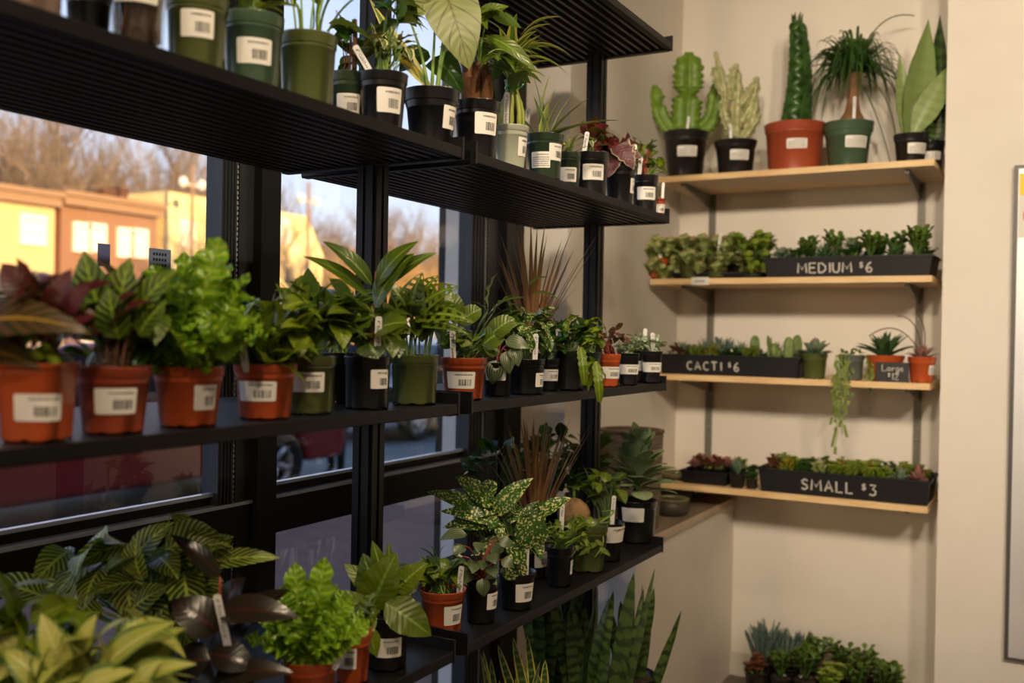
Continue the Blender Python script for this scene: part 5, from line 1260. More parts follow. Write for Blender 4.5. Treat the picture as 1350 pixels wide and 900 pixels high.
snake('snake plant leaning right with curved leaves against the ledge face', 826, .10, 76, SNAKE, [R0(826, 980, 856, 806, 20, 0), R0(830, 980, 886, 822, 20, -4), R0(836, 980, 896, 802, 17, 2), R0(816, 980, 822, 820, 26, -8), R0(806, 980, 812, 830, 22, -10), R0(844, 980, 868, 868, 18, -12)], L=130, W=20, seed=5)
snake('dark snake plant standing behind the others, below the lower shelf', 722, .26, 80, SNAKE, [R0(720, 980, 700, 786, 24, 0), R0(730, 980, 742, 780, 20, 0), R0(740, 980, 770, 790, 22, 4)], L=200, W=22, seed=6, n=10)
# ================= pine shelves =================
def pot_w(kind, label, px, z, dy, w, h, pm, build, **k):
    """stands on a wall shelf: picture column, shelf level, distance behind the shelf's front edge"""
    p = on_yz(px, YS + dy, z); t = (p - EYE).dot(FWD)
    return make(kind, label, p, t / F, w, h, pm, build, **k)
GW = 'large pots on the uppermost pine shelf'
EUPH = mat('euphorbia_skin', srgb(92, 124, 30), .45, col2=srgb(116, 148, 44), nscale=30)
EUPV = mat('ghost_euphorbia_skin', srgb(206, 200, 156), .5, col2=srgb(150, 156, 104), nscale=45)
SPINE = mat('spine', srgb(110, 90, 50), .6)
BRAID = leafmat('cylindrical_snake', srgb(28, 60, 22), srgb(60, 96, 34), rough=.35, transl=0)
def ribbed(mb, pts, rad, ribs=3, amp=.55, scal=.12, sf=6.0, n=24, ph=0.0, mi=0):
    """fleshy ribbed stem with scalloped edges"""
    pts = [V(p) for p in pts]; vs = []; fs = []; prev = None
    for i, p in enumerate(pts):
        d = (pts[min(i + 1, len(pts) - 1)] - pts[max(i - 1, 0)]).normalized()
        a = (V((0, -1, 0)) if prev is None else prev); a = a - d * a.dot(d); a.normalize(); prev = a; b = d.cross(a)
        for k in range(n):
            t = 2 * pi * k / n; q = abs(cos(ribs * (t + ph) / 2)) ** 1.6
            r = rad[i] * ((1 - amp) + amp * q) * (1 + scal * q * sin(i * sf))
            vs.append(p + (a * cos(t) + b * sin(t)) * r)
    for i in range(len(pts) - 1):
        for k in range(n): fs.append((i * n + k, i * n + (k + 1) % n, (i + 1) * n + (k + 1) % n, (i + 1) * n + k))
    fs.append(tuple(reversed(range(n)))); fs.append(tuple(range((len(pts) - 1) * n, len(pts) * n)))
    mb.add(vs, fs, mi)
def path(pts, n):
    out = []; m = len(pts) - 1
    for i in range(n + 1):
        f = i / n * m; k = min(m - 1, int(f)); t = f - k
        p0 = V(pts[max(0, k - 1)]); p1 = V(pts[k]); p2 = V(pts[k + 1]); p3 = V(pts[min(m, k + 2)])
        out.append(.5 * ((2 * p1) + (p2 - p0) * t + (2 * p0 - 5 * p1 + 4 * p2 - p3) * t * t + (3 * p1 - p0 - 3 * p2 + p3) * t ** 3))
    return out
def b_euph(c):
    mb = c.mb('stem', EUPH); sp = c.mb('spines', SPINE)
    def seg(pts, r, n=26, ph=0):
        P = path(pts, n); rr = [r * (.4 + .6 * min(1, i / 7)) * (1 if i < n - 4 else (.9, .75, .55, .3, .3)[min(4, i - n + 4)]) for i in range(n + 1)]
        ribbed(mb, P, rr, 2, .68, .14, 2.1, ph=pi / 2)
        for i in range(1, n, 3):
            for s in (-1, 1): sp.tube([P[i] + V((s * rr[i] * .9, 0, 0)), P[i] + V((s * (rr[i] * .9 + 2.5), 0, 1.5))], [.5, .1], 3, cap=False)
    seg([(0, 0, -4), (0, 0, 30), (2, 0, 58)], 19, 24, .0); seg([(2, 0, 56), (2, 0, 76), (2, 0, 112)], 19, 22, .0)
    seg([(-4, 0, 6), (-20, 0, 10), (-32, 0, 26), (-38, 0, 46)], 10); seg([(-38, 0, 40), (-42, 0, 50), (-42, 0, 68)], 14, 12)
    seg([(6, 0, 8), (24, 0, 14), (36, 0, 34), (40, 0, 76)], 11, 30)
pot_w('euphorbia_cactus', 'black pot of green branching euphorbia cactus on the top pine shelf', 903, ZS_a, .12, 60, 62, M_POTK, b_euph, group=GW, rim=.14, taper=.74, labels=[(-.08, .55, .42, .22, 1)], tags=[(-3, 26, 6, 'Cactus', -20)])
def b_ghost(c):
    mb = c.mb('stem', EUPV)
    for pts, r in ((((2, 0, -4), (0, 0, 30), (2, 0, 96)), 9), (((-4, 0, 0), (-14, 4, 40), (-16, 4, 74), (-28, 4, 124)), 6), (((-8, 4, 60), (-24, 4, 80), (-30, 4, 104)), 5), (((4, 0, 4), (18, 0, 24), (26, -4, 62)), 8), (((6, 4, 30), (20, 4, 56), (28, 6, 92)), 8), (((2, 0, 50), (16, 0, 66), (20, 0, 80)), 7), (((-2, -4, 10), (-14, -4, 32), (-20, -6, 58)), 7), (((0, -6, 0), (14, -8, 14), (30, -8, 40)), 6), (((-2, 2, 60), (-6, 2, 84), (0, 2, 108)), 7)):
        P = path(pts, 22); ribbed(mb, P, [r * (1 if i < 20 else .55) for i in range(23)], 3, .55, .3, 1.9, 18)
pot_w('ghost_cactus', 'black pot of pale cream-white branching euphorbia on the top pine shelf', 969, ZS_a, .12, 56, 46, M_POTK, b_ghost, group=GW, rim=.14, labels=[(.02, .55, .44, .28, 1)], tags=[(-10, 26, -4, 'Ghost', -18)])
def b_braid(c):
    mb = c.mb('foliage', BRAID)
    for j in range(6):
        pts = []
        for i in range(40):
            f = i / 39; r = 14 * (1 - .45 * f); u = f * 2 * pi * 2.6 + j * 2 * pi / 6 * (1 if j % 2 else -1)
            a = u if j % 2 else -u
            pts.append((r * cos(a) * .95 + 5 * sin(f * 3), (r * .55 + 2.5 * sin(2 * a)) * sin(a), f * 142 - 2))
        mb.tube(pts, [8.5 * (1 - .5 * (i / 39)) for i in range(40)], 8, rn=c.R.random())
    for k in range(6):
        a = k; mb.tube([(4 * cos(a), 4 * sin(a), 134), (7 * cos(a), 7 * sin(a), 154)], [3, .6], 5)
pot_w('braided_snake_plant', 'large terracotta pot holding one tall braided green column', 1047, ZS_a, .15, 80, 64, M_TERRB, b_braid, group=GW, rim=.16, taper=.82, labels=[(-.2, .54, .32, .2, 1)], tags=[(14, 16, -14, '', 0, .008)])
PONY = leafmat('ponytail_leaf', srgb(34, 66, 26), srgb(62, 98, 38), rough=.4)
def b_pony(c):
    t = c.mb('trunk', mat('caudex_bark', srgb(150, 106, 70), .7, col2=srgb(120, 84, 56), nscale=26, bump=.3))
    t.lathe([(19, -6), (20, 3), (16, 12), (10, 22), (7.5, 34), (6.5, 48), (7, 62), (8.5, 72), (4, 76), (.1, 77)], 16, (4, 0, 0)); R = c.R
    t.v = [(x + .05 * max(0, z), y, z) for x, y, z in t.v]
    for i in range(260):
        a = R.uniform(0, 6.28); el = R.uniform(-.1, 1.35); ll = R.uniform(56, 124)
        p0 = V((8 + cos(a) * 4, sin(a) * 4, 72)); out = V((cos(a) * cos(el), sin(a) * cos(el) * .6, sin(el)))
        p1 = p0 + out * ll * .66 + V((0, 0, -ll * R.uniform(.1, .62)))
        hi = p0 + out * ll * .55 + V((0, 0, 22))
        P = bez(p0, hi, p1, 7)
        lb = c.mb('foliage', PONY)
        sd = V((-sin(a), cos(a), .2)).normalized(); vs = []; uv = []
        for k, q in enumerate(P):
            w = 2.3 * (1 - (k / 7) ** 2 * .9); vs += [q - sd * w, q + UP * .6, q + sd * w]; uv += [(0, k / 7), (.5, k / 7), (1, k / 7)]
        fs = []
        for k in range(7): fs += [(3 * k, 3 * k + 1, 3 * k + 4, 3 * k + 3), (3 * k + 1, 3 * k + 2, 3 * k + 5, 3 * k + 4)]
        lb.add(vs, fs, 0, uv, R.random())
    for pts in (((8, 0, 74), (60, -4, 60), (64, -4, -40)), ((8, 0, 74), (30, 0, 160), (84, 0, 150)), ((8, 0, 74), (-60, 0, 120), (-66, 0, -20)), ((8, 0, 74), (40, -6, 20), (58, -6, -60))): c.mb('foliage', PONY).tube(bez(*pts, 12), .8, 4)
pot_w('ponytail_palm', 'green pot of ponytail palm with swollen trunk and drooping strands', 1117, ZS_a, .15, 65, 62, M_POTT, b_pony, group=GW, rim=.2, taper=.72, labels=[(.1, .55, .44, .24, 1)], tags=[(-2, 38, 0, '6" Ponytail', -26)])
def b_whale(items, mt):
    def f(c):
        for it in items: leaf(c.mb('foliage', mt), it[:3], it[3:6], it[6], bow=.03, pr='lance', fold=.25, nv=16, nu=6, face=(it[7], -1, 0), tk=3, rn=c.R.random(), wave=.03)
    return f
pot_w('silver_snake_plant', 'black pot of broad pale silvery snake plant leaves', 1200, ZS_a, .12, 44, 40, M_POTK, b_whale([(-6, 0, -4, 20, 0, 158, 44, .2), (-2, -8, 0, 46, -14, 96, 34, -.4), (-8, 0, 0, -18, 0, 112, 22, 0)], WHALE), group=GW, rim=.18, labels=[(.15, .5, .6, .34, 1)])
pot_w('snake_plant', 'black pot of green snake plant partly hidden by the pillar', 1225, ZS_a, .24, 38, 36, M_POTK, b_whale([(0, 0, -4, 10, 0, 172, 30, 0), (0, 6, -4, 8, 8, 104, 34, 0), (0, -6, -4, 4, -8, 76, 28, 0)], SNAKE), group=GW, rim=.18, labels=[(-.1, .45, .55, .3, 1)], tags=[(-10, 34, -16, 'Moon', -14)])

# ---- small succulents: one of each kind, copied
ECH = leafmat('blue_green_echeveria', srgb(96, 128, 100), srgb(132, 158, 122), tipc=srgb(150, 110, 110), rough=.5, transl=.05)
ECHP = leafmat('pink_echeveria', srgb(140, 100, 92), srgb(176, 132, 120), tipc=srgb(176, 90, 96), rough=.5, transl=.05)
SEDL = leafmat('lime_sedum', srgb(120, 150, 48), srgb(168, 184, 74), rough=.45, transl=.08)
SEDP = leafmat('pale_sedum', srgb(166, 188, 112), srgb(212, 218, 154), tipc=srgb(190, 130, 110), rough=.5, transl=.05)
SEDD = leafmat('deep_green_sedum', srgb(48, 84, 34), srgb(80, 116, 48), rough=.4, transl=.05)
SEDY = leafmat('yellow_sedum', srgb(150, 150, 40), srgb(190, 176, 60), rough=.45, transl=.08)
SEDR = leafmat('russet_sedum', srgb(104, 64, 46), srgb(140, 90, 60), tipc=srgb(150, 60, 50), rough=.5, transl=.05)
HAW = leafmat('dark_haworthia', srgb(44, 72, 40), srgb(76, 104, 60), rough=.4, transl=.03)
BLUEC = leafmat('blue_chalkstick', srgb(70, 90, 88), srgb(104, 124, 112), rough=.55, transl=.02)
JADE = leafmat('jade_leaf', srgb(58, 96, 30), srgb(104, 140, 50), tipc=srgb(130, 90, 40), rough=.3, transl=.05)
CACT = mat('small_cactus_skin', srgb(96, 120, 58), .5, col2=srgb(130, 146, 80), nscale=60)
M_TRAY = mat('black_tray_plastic', (.009, .009, .0105), .5, spec=.35)
M_CHALK = mat('chalk_marker', srgb(196, 190, 180), .7)
def sq_pot(c_or_none=None): pass
def s_rose(m, n=26, L=26, W=15, e0=8, e1=86, z=0):
    return lambda c: rosette(c, m, n, L, W, e0, e1, pr='obov', bow=.1, fold=.3, tk=2.2, base=(0, 0, z), sp=.03, nv=5)
def s_clump(m, n=26, r=20, L=11, W=7, z=8):
    def f(c):
        R = c.R
        for k in range(n):
            a = R.uniform(0, 6.28); q = R.uniform(0, 1) ** .5 * r; h = R.uniform(2, z * 2) * (1.3 - q / r * .6)
            for j in range(6):
                b = j * 1.05 + k; d = V((cos(b), sin(b), .55)).normalized(); p = V((cos(a) * q, sin(a) * q, h))
                leaf(c.mb('foliage', m), p, p + d * L, W, bow=.12, pr='obov', nv=3, nu=2, fold=.2, rn=R.random())
            if k % 3 == 0: c.mb('stem', M_STEM).tube([(cos(a) * q * .6, sin(a) * q * .6, 0), (cos(a) * q, sin(a) * q, h)], 1.2, 4, cap=False)
    return f
def s_jade(m=JADE, h=34):
    def f(c):
        R = c.R
        for k in range(7):
            a = k * 2.4; top = V((cos(a) * 16, sin(a) * 16, h * R.uniform(.6, 1.1))); c.mb('stem', M_STEMD).tube(bez((0, 0, 0), (cos(a) * 9, sin(a) * 9, h * .4), top, 5), 1.8, 5)
            for j in range(9):
                f_ = .35 + .65 * j / 8; p = V((0, 0, 0)).lerp(top, f_); b = j * 1.57 + k; d = V((cos(b), sin(b), .5 + .5 * (j == 8))).normalized()
                leaf(c.mb('foliage', m), p, p + d * 15, 11, bow=.1, pr='obov', nv=4, nu=2, fold=.25, tk=2, rn=R.random())
    return f
def s_cactus(kind):
    def f(c):
        mb = c.mb('cactus_body', CACT)
        if kind == 0: ribbed(mb, [(0, 0, z) for z in (-2, 4, 12, 20, 28, 36, 42, 46)], [8, 10.5, 11.5, 12, 12, 11, 8, 3], 10, .2, 0, 1, 40)
        elif kind == 1:
            for (x, y, r, zz) in ((0, 0, 12, 12), (12, 4, 8, 8), (-9, 8, 8, 8)): ribbed(mb, [(x, y, zz + r * sin(t)) for t in (-1.4, -1, -.5, 0, .5, 1, 1.4)], [r * cos(t) for t in (-1.4, -1, -.5, 0, .5, 1, 1.4)], 12, .15, 0, 1, 36)
        else:
            for (x, z, r, a) in ((0, 12, 13, 0), (10, 30, 10, .5), (-11, 28, 9, -.5)):
                vs = []; fs = []
                for i in range(9):
                    t = -pi / 2 + pi * i / 8
                    for k in range(16):
                        b = 2 * pi * k / 16; X = r * .85 * cos(t) * cos(b); Y = r * .28 * cos(t) * sin(b); Z = r * 1.15 * sin(t)
                        vs.append((x + X * cos(a) + Z * sin(a), Y, z + Z * cos(a) - X * sin(a)))
                for i in range(8):
                    for k in range(16): fs.append((i * 16 + k, i * 16 + (k + 1) % 16, (i + 1) * 16 + (k + 1) % 16, (i + 1) * 16 + k))
                mb.add(vs, fs)
    return f
def s_blue(c):
    R = c.R
    for k in range(46):
        a = R.uniform(0, 6.28); q = R.uniform(0, 16); p = V((cos(a) * q, sin(a) * q, R.uniform(0, 14))); d = V((cos(a) * .6, sin(a) * .6, 1)).normalized()
        c.mb('foliage', BLUEC).tube([p, p + d * R.uniform(16, 30), p + d * 32], [1.8, 1.6, .4], 5, rn=R.random(), cap=False)
KIND = {
 'echeveria': (s_rose(ECH), 'blue-green rosette echeveria'), 'pink_echeveria': (s_rose(ECHP), 'pinkish rosette echeveria'),
 'lime_sedum': (s_clump(SEDL), 'lime green clustered sedum'), 'pale_sedum': (s_clump(SEDP, 20, 20, 13, 8), 'pale green plump sedum'),
 'green_sedum': (s_clump(SEDD), 'deep green small-leaved sedum'), 'yellow_sedum': (s_clump(SEDY), 'yellowish sedum'),
 'russet_sedum': (s_clump(SEDR, 24, 18, 11, 6), 'russet brown sedum'), 'haworthia': (lambda c: rosette(c, HAW, 30, 28, 7, 15, 85, tk=2, nv=5), 'dark spiky haworthia'),
 'jade_plant': (s_jade(), 'bright jade plant'), 'column_cactus': (s_cactus(0), 'stubby column cactus'), 'round_cactus': (s_cactus(1), 'round ribbed cactus'),
 'paddle_cactus': (s_cactus(2), 'flat paddle cactus'), 'blue_chalksticks': (s_blue, 'blue finger-leaved succulent'),
 'spiky_succulent': (lambda c: rosette(c, ECH, 30, 34, 8, 25, 85, tk=1.5, nv=5), 'grey-green spiky rosette succulent'),
}
PROTO = {}
USED = set()
def succ(kind, loc, sc, rz, label, group, zs=1.0):
    if kind not in PROTO:
        PROTO[kind] = make(kind, label, loc, .001, 52, 50, M_POTK, KIND[kind][0], cat='succulent', group=group, sq=6, rim=.1, taper=.72, rz=rz, notch=False, seed=len(PROTO) + 3)
        o = PROTO[kind]
    else: o = copy_tree(PROTO[kind])
    o.location = loc; o.rotation_euler = (0, 0, rz); o.scale = (sc, sc, sc)
    if zs != 1.0:
        for ch in o.children:
            if ch.name.split('.')[0] in ('foliage', 'stem', 'cactus_body'):
                ch.scale = (1.3, 1.3, zs); ch.location.z = -.042 * (zs - 1)
    o['label'] = label; o['group'] = group
    return o
def tray(px0, px1, z, dy, dep, hpx, label, text=None, tpx=0, th=.03, flare=.012, gap=.3):
    a, b = on_yz(px0, YS + dy, z), on_yz(px1, YS + dy, z); t = (a - EYE).dot(FWD); H = hpx * t / F
    cx = (a.x + b.x) / 2; hw = (b.x - a.x) / 2
    e = empty('plant_tray', (cx, YS + dy + dep / 2, z)); hd = dep / 2
    mb = MB(); f = flare
    def ring(o, zz, ins): return [V((sx * (hw - ins - o), sy * (hd - ins - o), zz)) for sx, sy in ((-1, -1), (1, -1), (1, 1), (-1, 1))]
    R_ = [ring(f, 0.0, 0), ring(0.003, H - .006, 0), ring(-.004, H - .006, 0), ring(-.004, H, 0), ring(.003, H, 0), ring(f + .003, .004, 0)]
    vs = [q for r in R_ for q in r]; fs = [(3, 2, 1, 0)]
    for i in range(5):
        for k in range(4): fs.append((i * 4 + k, i * 4 + (k + 1) % 4, (i + 1) * 4 + (k + 1) % 4, (i + 1) * 4 + k))
    fs.append((20, 21, 22, 23)); mb.add(vs, fs, smooth=False)
    for k in range(12):
        pass
    mb.build('tray_body', M_TRAY, e)
    if text:
        m2 = MB(); q = on_yz(tpx, YS + dy, z); ang = math.atan2(f - .003, H - .006)
        M = Matrix.Translation((q.x - cx, -hd + f - .0012, 0)) @ Matrix.Rotation(ang, 4, 'X') @ Matrix.Translation((0, 0, (H - th) * .42))
        w1, w2 = text.split(' ')
        adv = strokes(m2, w1, th, M, w=th * .085, gap=gap); m2.build('chalk_word', M_CHALK, e)
        m3 = MB(); strokes(m3, w2, th, M @ Matrix.Translation((adv + th * .5, 0, 0)), w=th * .085, gap=gap); m3.build('chalk_price', M_CHALK, e)
    tag(e, label, 'tray')
    return cx, YS + dy, hw, dep, H
def fill(tr, z, nx, ny, kinds, label, group, sc=1.0, seed=1, skip=0, zl=.004, ordered=None, name='', zsc=1.5):
    cx, y0, hw, dep, H = tr; R = random.Random(seed); n = 0
    for j in range(ny):
        for i in range(nx):
            k = ordered[j][i] if ordered and j < len(ordered) and i < len(ordered[j]) else R.choice(kinds)
            if k is None: continue
            x = cx - hw + .018 + (2 * hw - .036) * (i + .5) / nx; y = y0 + .02 + (dep - .04) * (j + .5) / ny
            w = (2 * hw - .036) / nx; d = (dep - .04) / ny; s = min(w, d) / .053
            if sc: s *= sc
            pos = ('front row' if j == 0 else 'back row' if j == ny - 1 else 'middle row')
            side = 'left end' if i < nx / 3 else ('right end' if i >= 2 * nx / 3 else 'centre')
            succ(k, (x, y, z + zl), s, R.choice((0, 1, 2, 3)) * pi / 2, '%s in the %s of the %s tray, %s' % (KIND[k][1], pos, name, side), group, zs=zsc * R.uniform(.85, 1.15))
# MEDIUM
tm = tray(1006, 1229, ZS_b, .012, .27, 26, 'black tray lettered MEDIUM $6 on the second pine shelf', 'MEDIUM $6', 1051, .036)
fill(tm, ZS_b, 7, 3, ['echeveria', 'jade_plant', 'green_sedum', 'spiky_succulent', 'jade_plant', 'haworthia'], '', 'succulents in the MEDIUM tray', sc=.97, seed=3, name='MEDIUM', zsc=1.7, zl=.008,
     ordered=[['echeveria', 'green_sedum', 'haworthia', 'green_sedum', 'jade_plant', 'haworthia', 'jade_plant'], ['pale_sedum', 'jade_plant', 'echeveria', 'spiky_succulent', 'green_sedum', 'jade_plant', 'jade_plant']])
# CACTI
tc_ = tray(868, 1054, ZS_c, .012, .25, 26, 'black tray lettered CACTI $6 on the third pine shelf', 'CACTI $6', 905, .033, gap=.36)
fill(tc_, ZS_c, 7, 3, ['echeveria', 'haworthia', 'spiky_succulent', 'round_cactus', 'green_sedum'], '', 'succulents in the CACTI tray', sc=.98, seed=5, name='CACTI', zsc=1.75, zl=.008,
     ordered=[['russet_sedum', 'lime_sedum', 'yellow_sedum', 'green_sedum', 'lime_sedum', 'paddle_cactus', 'column_cactus'], ['spiky_succulent', 'echeveria', 'spiky_succulent', 'haworthia', 'column_cactus', 'round_cactus', 'echeveria'], ['echeveria', 'spiky_succulent', 'blue_chalksticks', 'spiky_succulent', 'echeveria', 'haworthia', 'column_cactus']])
# SMALL
ts = tray(998, 1226, ZS_d, .006, .27, 31, 'black tray lettered SMALL $3 on the lowest pine shelf', 'SMALL $3', 1056, .040, gap=.34)
fill(ts, ZS_d, 10, 4, ['lime_sedum', 'green_sedum', 'yellow_sedum', 'russet_sedum', 'pink_echeveria', 'green_sedum', 'lime_sedum', 'echeveria', 'pale_sedum'], '', 'succulents in the SMALL tray', sc=1.05, seed=8, name='SMALL', zl=.016, zsc=2.3)
# left part of the second shelf: pale trailing sedums
GB = 'pale trailing succulents left of the MEDIUM tray'
tl = tray(856, 1002, ZS_b, .05, .20, 8, 'shallow black tray under the pale trailing succulents')
def b_trail(m, n=16, r=20, hang=0):
    def f(c):
        R = c.R
        for k in range(n):
            a = R.uniform(0, 6.28); q = R.uniform(.3, 1) * r; p = V((cos(a) * q, sin(a) * q - 3, R.uniform(4, 20)))
            if k < hang: p = V((R.uniform(-14, 14), -17, -R.uniform(2, 26)))
            for j in range(12):
                b = j * 2.4; el = radians(10 + j * 6); d = V((cos(b) * cos(el), sin(b) * cos(el), sin(el)))
                leaf(c.mb('foliage', m), p, p + d * 14, 10, bow=.12, pr='obov', nv=3, nu=2, fold=.25, rn=R.random())
            c.mb('stem', M_STEM).tube(bez((0, 0, 0), (p.x * .7, p.y * .9, 8), p, 4), .9, 4, cap=False)
    return f
for px, dy, w, h, pm, m, lab, tg in ((868, .07, 26, 26, M_TERRA, SEDP, 'tiny terracotta pot of pale trailing sedum at the second pine shelf end', [(0, 26, 2, '')]),
        (888, .15, 34, 28, M_POTK, SEDP, 'black pot of pale green rosettes behind the tiny terracotta pot', []),
        (910, .08, 32, 30, M_POTG, SEDP, 'olive green pot of trailing pale rosettes with white tag', [(8, 30, 8, 'Sedum')]),
        (930, .17, 34, 28, M_POTK, SEDL, 'black pot of light green rosettes between two olive pots', []),
        (946, .08, 32, 30, M_POTG, SEDP, 'second olive green pot of trailing rosettes with white tag', [(-2, 32, 4, 'Sedum')]),
        (970, .165, 36, 28, M_POTK, SEDP, 'black pot of pinkish pale rosettes left of the lime-leaved pot', []),
        (992, .07, 28, 30, M_POTD, SEDL, 'dark green pot of lime leaves touching the MEDIUM tray', [])):
    pot_w('trailing_sedum', lab, px, ZS_b + .005, dy, w, h, pm, b_trail(m, 28, w * .95, 9), group=GB, tags=tg, seed=px)
# right part of the third shelf
GC = 'large succulents on the third pine shelf'
pot_w('potted_echeveria', 'olive green pot of grey echeveria right of the CACTI tray', 1073, ZS_c, .07, 35, 33, M_POTG, lambda c: rosette(c, ECH, 30, 25, 9, 5, 85, pr='obov', tk=1.5, nv=5), group=GC)
def b_pearls(c):
    R = c.R
    bush(c, GREEN, 26, (0, 0, 4), (20, 14, 7), 8, 5)
    for k, (x, ln) in enumerate(((-26, 122), (-20, 74), (-15, 100), (-22, 56), (-10, 50), (16, 40), (-28, 84), (20, 26))):
        pts = [(x * .5, -8, 4), (x * .9, -15, 3), (x, -19, -8)]
        for i in range(1, 12): pts.append((x + 2.5 * sin(i * .9 + k), -20, -8 - ln * i / 12))
        c.mb('stem', M_STEM).tube(pts, .6, 4, cap=False)
        for i in range(int(ln / 3.2)):
            z = -4 - i * 3.2; px_ = x + 2.5 * sin((-z) / ln * 11 + k); s = R.choice((-1, 1))
            leaf(c.mb('foliage', BRIGHT), (px_, -20, z), (px_ + s * 5, -21, z - 3), 4, nv=2, nu=2, pr='round', face=(0, -1, 0), rn=R.random())
pot_w('string_of_bananas', 'grey pot with thin green strands hanging far below the shelf', 1122, ZS_c, .055, 34, 33, M_POTGR, b_pearls, group=GC)
def b_agave(c):
    rosette(c, HAW, 30, 46, 12, 12, 86, pr='sword', bow=.07, fold=.4, tk=2, nv=7)
pot_w('potted_agave', 'terracotta pot of pointed green agave behind the Large sign', 1166, ZS_c, .085, 50, 34, M_TERRA, b_agave, group=GC)
def b_airy(c):
    rosette(c, ECHP, 34, 26, 7, 10, 86, pr='sword', tk=1, nv=5)
    for pts in (((0, 0, 4), (-30, 0, 60), (-70, 0, 30)), ((0, 0, 4), (-6, 0, 60), (-34, 0, 56)), ((0, 0, 4), (10, 0, 40), (-10, 0, 64))): c.mb('flower_stalk', M_STEMB).tube(bez(*pts, 10), .7, 4)
pot_w('potted_haworthia', 'terracotta pot of grey-red spiky succulent beside the pillar', 1215, ZS_c, .07, 36, 34, M_TERRA, b_airy, group=GC, labels=[(.5, .5, .3, .36, 1)])
q0, q1 = on_yz(1154, YS + .012, ZS_c), on_yz(1198, YS + .012, ZS_c); t = (q0 - EYE).dot(FWD); H = 26 * t / F
e = empty('price_sign', ((q0.x + q1.x) / 2, YS + .012, ZS_c)); hw = (q1.x - q0.x) / 2
e.rotation_euler = (radians(-8), 0, 0)
mb = MB(); mb.box((-hw, 0, 0), (hw, .003, H)); bevel(mb.build('board', M_TRAY, e), .001)
mb = MB(); strokes(mb, 'Large', .024, Matrix.Translation((-hw * .62, -.0008, H * .55)), w=.0013, gap=.12); mb.build('chalk_word', M_CHALK, e); mb = MB(); strokes(mb, '$12', .024, Matrix.Translation((-hw * .25, -.0008, H * .12)), w=.0014, gap=.2)
mb.build('chalk_price', M_CHALK, e)
tag(e, 'small black card lettered Large $12 before the agave pot', 'sign')
# left part of the lowest shelf
tb = tray(896, 958, ZS_d, .03, .20, 17, 'small black tray of pinkish echeverias on the lowest pine shelf')
fill(tb, ZS_d, 3, 3, ['pink_echeveria', 'russet_sedum', 'pink_echeveria', 'pale_sedum'], '', 'succulents in the small tray at the left', seed=2, name='small left', sc=1.0, zsc=2.1, zl=.014)
for px, dy, k, lab, s in ((972, .045, 'spiky_succulent', 'pale spiky rosette in a square black pot between two trays', 1.15), (991, .05, 'green_sedum', 'green sedum in black pot against the SMALL tray', .8), (972, .13, 'russet_sedum', 'russet sedum behind the pale spiky rosette pot', 1.1), (991, .17, 'green_sedum', 'green sedum in black pot at the back, beside the SMALL tray', 1.0), (975, .235, 'lime_sedum', 'lime sedum at the wall behind the pale spiky rosette', 1.1)):
    p = on_yz(px, YS + dy, ZS_d); succ(k, p, s, 0, lab, 'loose square pots beside the SMALL tray')
# ---- ledge
WOV = mat('woven_fibre', srgb(126, 110, 88), .8, col2=srgb(92, 78, 62), nscale=10, stretch=(1, 1, 14), bump=.4, bscale=70)
p = on_yz(832, 3.30, .765); t = (p - EYE).dot(FWD); s = t / F
p = V((-1.335, p.y * 1.0, .7655)); 
p = V((-1.335, on_xz(831, -1.335, .7655).y, .7655)); t = (p - EYE).dot(FWD)
rr = 41 * t / F; zt = at_t(831, 565, t).z - .7655
e = empty('woven_planter', p); mb = MB()
pr_ = [(rr * .9, 0)]; nb = 22
for i in range(nb): pr_ += [(rr * (.9 + .1 * (i + .2) / nb), zt * (i + .15) / nb), (rr * (.9 + .1 * (i + .5) / nb) + .002, zt * (i + .5) / nb), (rr * (.9 + .1 * (i + .8) / nb), zt * (i + .85) / nb)]
pr_ += [(rr, zt), (rr - .008, zt), (rr * .86, .02), (.001, .02)]
mb.lathe(pr_, 40); mb.build('basket', WOV, e)
mb = MB(); mb.lathe([(rr + .001, zt - .012), (rr + .004, zt - .010), (rr + .004, zt - .001), (rr - .009, zt), (rr - .009, zt - .012)], 40); mb.build('rim', mat('planter_rim', srgb(84, 64, 48), .6), e)
tag(e, 'round ribbed brown planter standing on the ledge by the corner', 'planter')
M_BOWL = mat('dark_stoneware', srgb(52, 44, 38), .5, col2=srgb(70, 62, 50), nscale=12)
M_BOWLR = mat('olive_glaze', srgb(112, 108, 72), .35)
for px, x, w, ytop, lab in ((893, -1.36, 46, 622, 'tall dark stoneware pot with olive rim on the ledge'), (885, -1.28, 46, 656, 'low dark stoneware bowl in front of the tall one on the ledge')):
    p = on_xz(px, x, .7655); t = (p - EYE).dot(FWD); r = w / 2 * t / F; zt = at_t(px, ytop, t).z - .7655
    e = empty('stoneware_pot', p); mb = MB(); mb.lathe([(r * .7, 0), (r * .92, zt * .15), (r * 1.0, zt * .5), (r * .96, zt * .9), (r * .86, zt * .9), (r * .8, .02), (.001, .02)], 32); mb.build('pot', M_BOWL, e)
    mb = MB(); mb.lathe([(r * .96, zt * .88), (r * 1.02, zt * .92), (r * 1.0, zt), (r * .88, zt), (r * .86, zt * .88)], 32); mb.build('rim', M_BOWLR, e)
    tag(e, lab, 'pot')
for px, x, k, s, lab in ((880, -1.40, 'russet_sedum', 1.5, 'russet sedum spilling beside the ribbed planter'),):
    p = on_xz(px, x, .7655); succ(k, (p.x, p.y + .1, .7655), 1.0, 0, lab, 'pots on the ledge')
# plants set on top of the tall stoneware pot's shelf end
p = on_yz(908, YS + .12, ZS_d)
